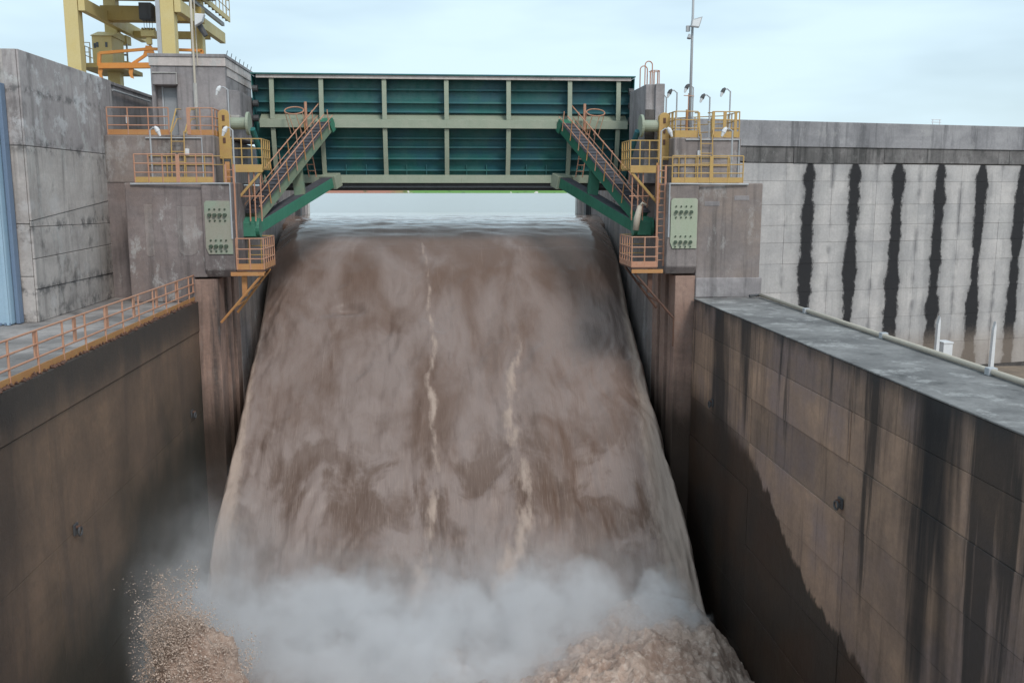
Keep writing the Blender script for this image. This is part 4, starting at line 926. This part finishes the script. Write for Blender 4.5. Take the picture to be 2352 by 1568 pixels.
t = thing('floodlight_mast', 'tall grey mast with square floodlight above the dam side pier', 'mast', (12.1, 44, 6.85))
b0 = sY(1616, 300, 44.2); x = b0.x
part(t, 'pole', MB().tube([(x, 44.2, 6.85), (x, 44.2, 11.5), (x, 44.2, 16.2)], [.075, .06, .045], 10), 'grey', smooth=True)
c = sY(1629, 54, 44.1)
fl = part(t, 'floodlight', MB().prism([(c.x - .27, 43.95, c.z - .22), (c.x + .12, 43.95, c.z - .26), (c.x + .27, 43.95, c.z + .24), (c.x - .22, 43.95, c.z + .1)], (0, -.16, 0)), 'grey', bevel=.02)
part(fl, 'lens', MB().prism([(c.x - .22, 43.785, c.z - .18), (c.x + .09, 43.785, c.z - .21), (c.x + .21, 43.785, c.z + .18), (c.x - .18, 43.785, c.z + .07)], (0, -.01, 0)), 'lens')
c = sY(1612, 68, 44.1); part(t, 'control_box', B((c.x - .09, 43.98, c.z - .13), (c.x + .09, 44.12, c.z + .13)), 'grey', bevel=.01)
c = sY(1616, 86, 44.1); part(t, 'small_light', MB().tube([(c.x, 44.1, c.z + .1), (c.x - .04, 44.05, c.z - .1)], [.05, .1], 10), 'grey')
part(t, 'red_mast_base', T((x - .17, 44.1, 6.85), (x - .17, 44.1, 8.3), .06, 8), 'orange')
part(t, 'cross_arm', T((x - .35, 44.1, 8.95), (x + .15, 44.1, 8.92), .02, 6), 'rustrail')
part(t, 'cross_post', T((x - .12, 44.1, 8.0), (x - .12, 44.1, 9.05), .02, 6), 'rustrail')

t = thing('floodlight_mast', 'tall pale mast with white floodlight in front of the control hut', 'mast', (-10.6, 42.6, 6.85))
b0 = sY(463, 310, 42.6); x = b0.x
part(t, 'pole', MB().tube([(x, 42.6, 6.85), (x, 42.6, 9), (x, 42.6, 14)], [.05, .05, .05], 10), 'pipe', smooth=True)
part(t, 'stay_pole', MB().tube([(x + .14, 42.65, 9.9), (x + .12, 42.65, 14)], .03, 8), 'pipe')
part(t, 'sleeve', T((x, 42.6, 8.1), (x, 42.6, 9.15), .085, 10), 'ledge')
c = sY(472, 48, 42.4)
part(t, 'floodlight', MB().prism([(c.x - .2, 42.3, c.z - .3), (c.x + .1, 42.3, c.z - .12), (c.x + .22, 42.3, c.z + .2), (c.x - .18, 42.3, c.z + .22)], (0, -.3, 0)), 'white', bevel=.03)
part(t, 'visor', MB().tube([c + Vector((-.1, 0, -.2)), c + Vector((.16, 0, -.65))], [.14, .1], 10), 'greydk')

# ------------------------------------------------------------------ GANTRY CRANE AND LIFTING BEAM
YA, YB = 50.0, 55.8
crane = thing('gantry_crane', 'tall yellow gantry crane with hook, cabin and railed walkway behind the weathered wall', 'crane', (-17, 53, 9.2))
xA = sY(175, 80, YA).x; xC = sY(398, 80, YA).x; zt = 15.35
for x, y in ((xA, YA), (xA, YB), (xC, YA), (xC, YB)):
    lg = part(crane, 'leg', B((x - .33, y - .33, 9.22), (x + .33, y + .33, zt - .3)), 'crane', bevel=.02)
    part(lg, 'bogie', B((x - .45, y - .9, 9.19), (x + .45, y + .9, 9.6)), 'cranedk', bevel=.03)
part(crane, 'cable_tray', B((xC - .56, YA - .3, 9.25), (xC - .34, YA + .3, zt - .3)), 'grey', bevel=.01)
for x in (xA + .36, xC + .36):
    z1 = sY(319, 74, 59.6).z; part(crane, 'side_beam', B((x, YA - .3, z1 - .62), (x + .32, 59.8, z1)), 'crane', bevel=.02)
z1 = sY(400, 72, 57).z
part(crane, 'cross_beam', B((xA + .7, 57.2, z1 - .4), (xC + .3, 57.6, z1)), 'crane', bevel=.015)
part(crane, 'front_girder', B((xA - 1.0, YA - .42, zt - .29), (xC + .6, YA + .42, zt + .7)), 'cranedk', bevel=.02)
zg = sY(300, 48, 53).z
part(crane, 'hoist_girder', B((xA + .3, 53.0, zg), (xC + .9, 53.8, zg + .75)), 'cranedk', bevel=.02)
part(crane, 'rear_girder', B((xA - .4, YB - .4, zt - .29), (xC + .6, YB + .4, zt + .7)), 'cranedk', bevel=.02)
part(crane, 'end_platform', B((xA - 1.2, YA - .7, zt - .36), (xA - .4, YA + 1.5, zt - .30)), 'cranedk')
cx0, cx1 = sY(333, 30, 52.9).x, sY(362, 30, 52.9).x
part(crane, 'trolley', B((cx0, 52.3, zg - .06), (cx1, 52.99, zg + .8)), 'greydk', bevel=.03)
part(crane, 'top_deck', B((xA - .4, 50.5, zt + .71), (xC + .6, 55.3, zt + .8)), 'cranedk')
# walkway on the hut side
wz = 14.75; wx0, wx1 = xC + .75, sY(540, 73, 60).x
part(crane, 'walkway', B((wx0, 49.2, wz), (wx1, 60, wz + .05)), 'cranedk')
for k in range(13): part(crane, 'walkway_bearer', B((wx0, 49.4 + k * .85, wz - .1), (wx1 - .01, 49.5 + k * .85, wz - .002)), 'cranedk')
part(crane, 'walkway_edge', B((wx1 - .05, 49.2, wz - .12), (wx1 + .02, 60.02, wz + .16)), 'crane')
railing(crane, [(wx1, 49.2, wz + .05), (wx1, 60, wz + .05), (wx0, 60, wz + .05)], (.55, 1.1), .9, 0, 'cranedk', None, .022, height=1.1)
part(crane, 'control_cabinet', B((xC + .9, 52.5, wz + .06), (xC + 1.4, 54.5, wz + 2.3)), 'grey', bevel=.02)
part(crane, 'tray_beam', B((xC + .45, 49.5, wz - .35), (xC + .62, 60, wz - .15)), 'grey')
# machinery cabin, operator cab and their floor
a, b = sY(214, 84, 54), sY(252, 153, 54)
cb_ = part(crane, 'machine_cabin', B((a.x, 54.0, b.z), (b.x + .3, 56.0, a.z)), 'crane', bevel=.03)
for u, v in ((222, 107), (228, 105), (249, 105)): c = sY(u, v, 53.98); part(cb_, 'window', B((c.x - .06, 53.98, c.z - .13), (c.x + .06, 53.999, c.z + .13)), 'glass')
part(cb_, 'roof', MB().prism([(a.x - .05, 53.9, a.z), (a.x - .05, 56.1, a.z), (a.x - .05, 56.1, a.z + .35), (a.x - .05, 55.2, a.z + .4)], (b.x - a.x + .4, 0, 0)), 'crane')
a, b = sY(281, 84, 56.5), sY(303, 145, 56.5)
oc = part(crane, 'operator_cab', B((a.x, 56.3, b.z + .95), (b.x, 57.1, a.z)), 'crane', bevel=.02)
part(oc, 'window', B((a.x + .05, 56.29, b.z + 1.0), (b.x - .25, 56.299, b.z + 1.35)), 'glass')
for x in (a.x + .04, b.x - .04): part(oc, 'cab_post', B((x - .04, 56.32, b.z), (x + .04, 56.4, b.z + .94)), 'grey')
part(oc, 'cab_sill', B((a.x, 56.3, b.z + .3), (b.x, 56.36, b.z + .4)), 'grey')
part(oc, 'cab_floor', B((a.x, 56.3, b.z - .3), (b.x, 57.1, b.z)), 'crane')
a, b = sY(198, 153, 54.5), sY(296, 170, 54.5)
part(crane, 'cabin_floor', B((a.x, 53.4, a.z - .25), (b.x, 57.5, a.z - .02)), 'cranedk', bevel=.01)
railing(crane, [(a.x, 57.2, a.z), (a.x, 53.5, a.z), (a.x + .7, 53.5, a.z)], (.55, 1.05), .6, 0, 'cranedk', None, .022, height=1.05)
# hook block and ropes
hb = sY(348, 78, 52.6)
blk = part(crane, 'hook_block', B((hb.x - .36, 52.4, hb.z - .2), (hb.x + .36, 52.8, hb.z + .14)), 'crane', bevel=.04)
for k in range(5): part(blk, 'sheave', MB().tube([(hb.x - .32 + k * .15, 52.6, hb.z + .1), (hb.x - .25 + k * .15, 52.6, hb.z + .1)], .17, 14), 'cranedk')
part(blk, 'swivel', B((hb.x - .12, 52.5, hb.z - .6), (hb.x + .16, 52.7, hb.z - .2)), 'crane', bevel=.04)
part(blk, 'hook', MB().tube([(hb.x + .02, 52.6, hb.z - .55), (hb.x + .08, 52.6, hb.z - .72), (hb.x + .02, 52.6, hb.z - .86), (hb.x - .1, 52.6, hb.z - .82)], .05, 8), 'greydk', smooth=True)
for k in range(4): part(crane, 'wire_rope', T((hb.x - .2 + k * .14, 52.6, hb.z + .1), (hb.x - .2 + k * .14, 52.6, zg), .014, 5), 'cable')
# lifting beam
lb = thing('lifting_beam', 'orange steel lifting beam hanging from the crane hook', 'lifting beam', (hb.x, 52.6, 11.6))
ap = sY(349, 115, 52.6); le = sY(233, 125, 52.6); re_ = sY(474, 119, 52.6); ll = sY(232, 155, 52.6); rl = sY(474, 153, 52.6)
part(lb, 'top_chord', MB().beam(ap, le, .16, .14), 'lift'); part(lb, 'top_chord', MB().beam(ap, re_, .16, .14), 'lift')
part(lb, 'bottom_chord', MB().beam(ll, rl, .3, .28), 'lift', bevel=.01)
part(lb, 'apex_plate', MB().prism([ap + Vector((-.3, -.05, -.3)), ap + Vector((.3, -.05, -.3)), ap + Vector((.15, -.05, .16)), ap + Vector((-.15, -.05, .16))], (0, .1, 0)), 'lift')
for u in (308, 392): part(lb, 'diagonal', MB().beam(ap + Vector((0, 0, -.2)), sY(u, 152, 52.6), .14, .14), 'lift')
for e0, e1 in ((le, ll), (re_, rl)): part(lb, 'end_post', MB().beam(e0, e1, .16, .16), 'lift')
for u in (308, 236):
    c = sY(u, 160, 52.6); part(lb, 'grab_lug', MB().prism([(c.x - .1, 52.55, c.z + .1), (c.x + .14, 52.55, c.z + .1), (c.x + .04, 52.55, c.z - .35), (c.x + .1, 52.55, c.z - .55), (c.x - .06, 52.55, c.z - .5), (c.x - .14, 52.55, c.z - .25)], (0, .1, 0)), 'lift')

# ------------------------------------------------------------------ SMALL THINGS
t = thing('service_pipe', 'cream pipe lying along the outer edge of the chute wall top', 'pipe', (13.8, 24, 0))
part(t, 'run', MB().tube([(13.82, 38.7, .12), (13.78, 30, .1), (13.66, 20, .1), (13.6, 8, .1)], .075, 10), 'pipe', smooth=True)
for y in (21.6, 33.5, 27.4): part(t, 'clamp', B((13.56 if y < 25 else 13.66, y - .1, .002), (13.8 if y < 25 else 13.88, y + .1, .2)), 'grey', bevel=.02)
part(t, 'valve', MB().tube([(13.3, 38.5, .1), (13.82, 38.7, .12)], .06, 8), 'greydk')
for (u, v, X, lab) in ((440, 950, LX, 'small dark iron bracket on the damp wall near the falling water'), (172, 1215, LX, 'small rusted iron bracket low on the damp wall'),
                       (1932, 1155, RX, 'small iron bracket on the drip-stained chute wall'), (1637, 925, RX, 'tiny dark bracket on the chute wall near the pier')):
    c = atX(u, v, X); s_ = 1 if X < 0 else -1
    t = thing('wall_bracket', lab, 'bracket', tuple(c), 'iron brackets on the chute walls')
    part(t, 'plate', B((c.x, c.y - .14, c.z - .14), (c.x + s_ * .05, c.y + .14, c.z + .16)), 'greydk', bevel=.01)
    part(t, 'ring', MB().tube([(c.x + s_ * .14, c.y + .12 * math.cos(a), c.z - .05 + .12 * math.sin(a)) for a in np.linspace(0, 2 * math.pi, 13)[:-1]], .03, 6, closed=True), 'greydk')
    part(t, 'stub', T((c.x, c.y, c.z + .05), (c.x + s_ * .16, c.y, c.z + .08), .045, 8), 'browniron')
for (u, v, lab) in ((2157, 725, 'white tapered post with the crate at its foot'), (2285, 738, 'white pointed post standing alone before the dam')):
    c = atY(u, v, 52); g0 = -8.55
    t = thing('white_post', lab, 'post', (c.x, 52, g0))
    part(t, 'shaft', MB().prism([(c.x - .16, 51.9, g0), (c.x + .14, 51.9, g0), (c.x + .09, 51.9, c.z - .3), (c.x + .03, 51.9, c.z), (c.x - .07, 51.9, c.z - .5)], (0, .25, 0)), 'white', bevel=.02)
    part(t, 'foot', B((c.x - .3, 51.7, g0), (c.x + .3, 52.3, g0 + .2)), 'ledge', bevel=.02)
a, b = atY(2166, 785, 52.5), atY(2183, 815, 52.5)
t = thing('white_crate', 'tall white crate beside the tapered post before the dam', 'crate', ((a.x + b.x) / 2, 52.5, -8.55))
part(t, 'body', B((a.x, 52.4, -8.55), (b.x + .05, 53.2, a.z - .1)), 'white', bevel=.02)
part(t, 'lid', B((a.x - .03, 52.36, a.z - .1), (b.x + .08, 53.24, a.z)), 'white', bevel=.015)
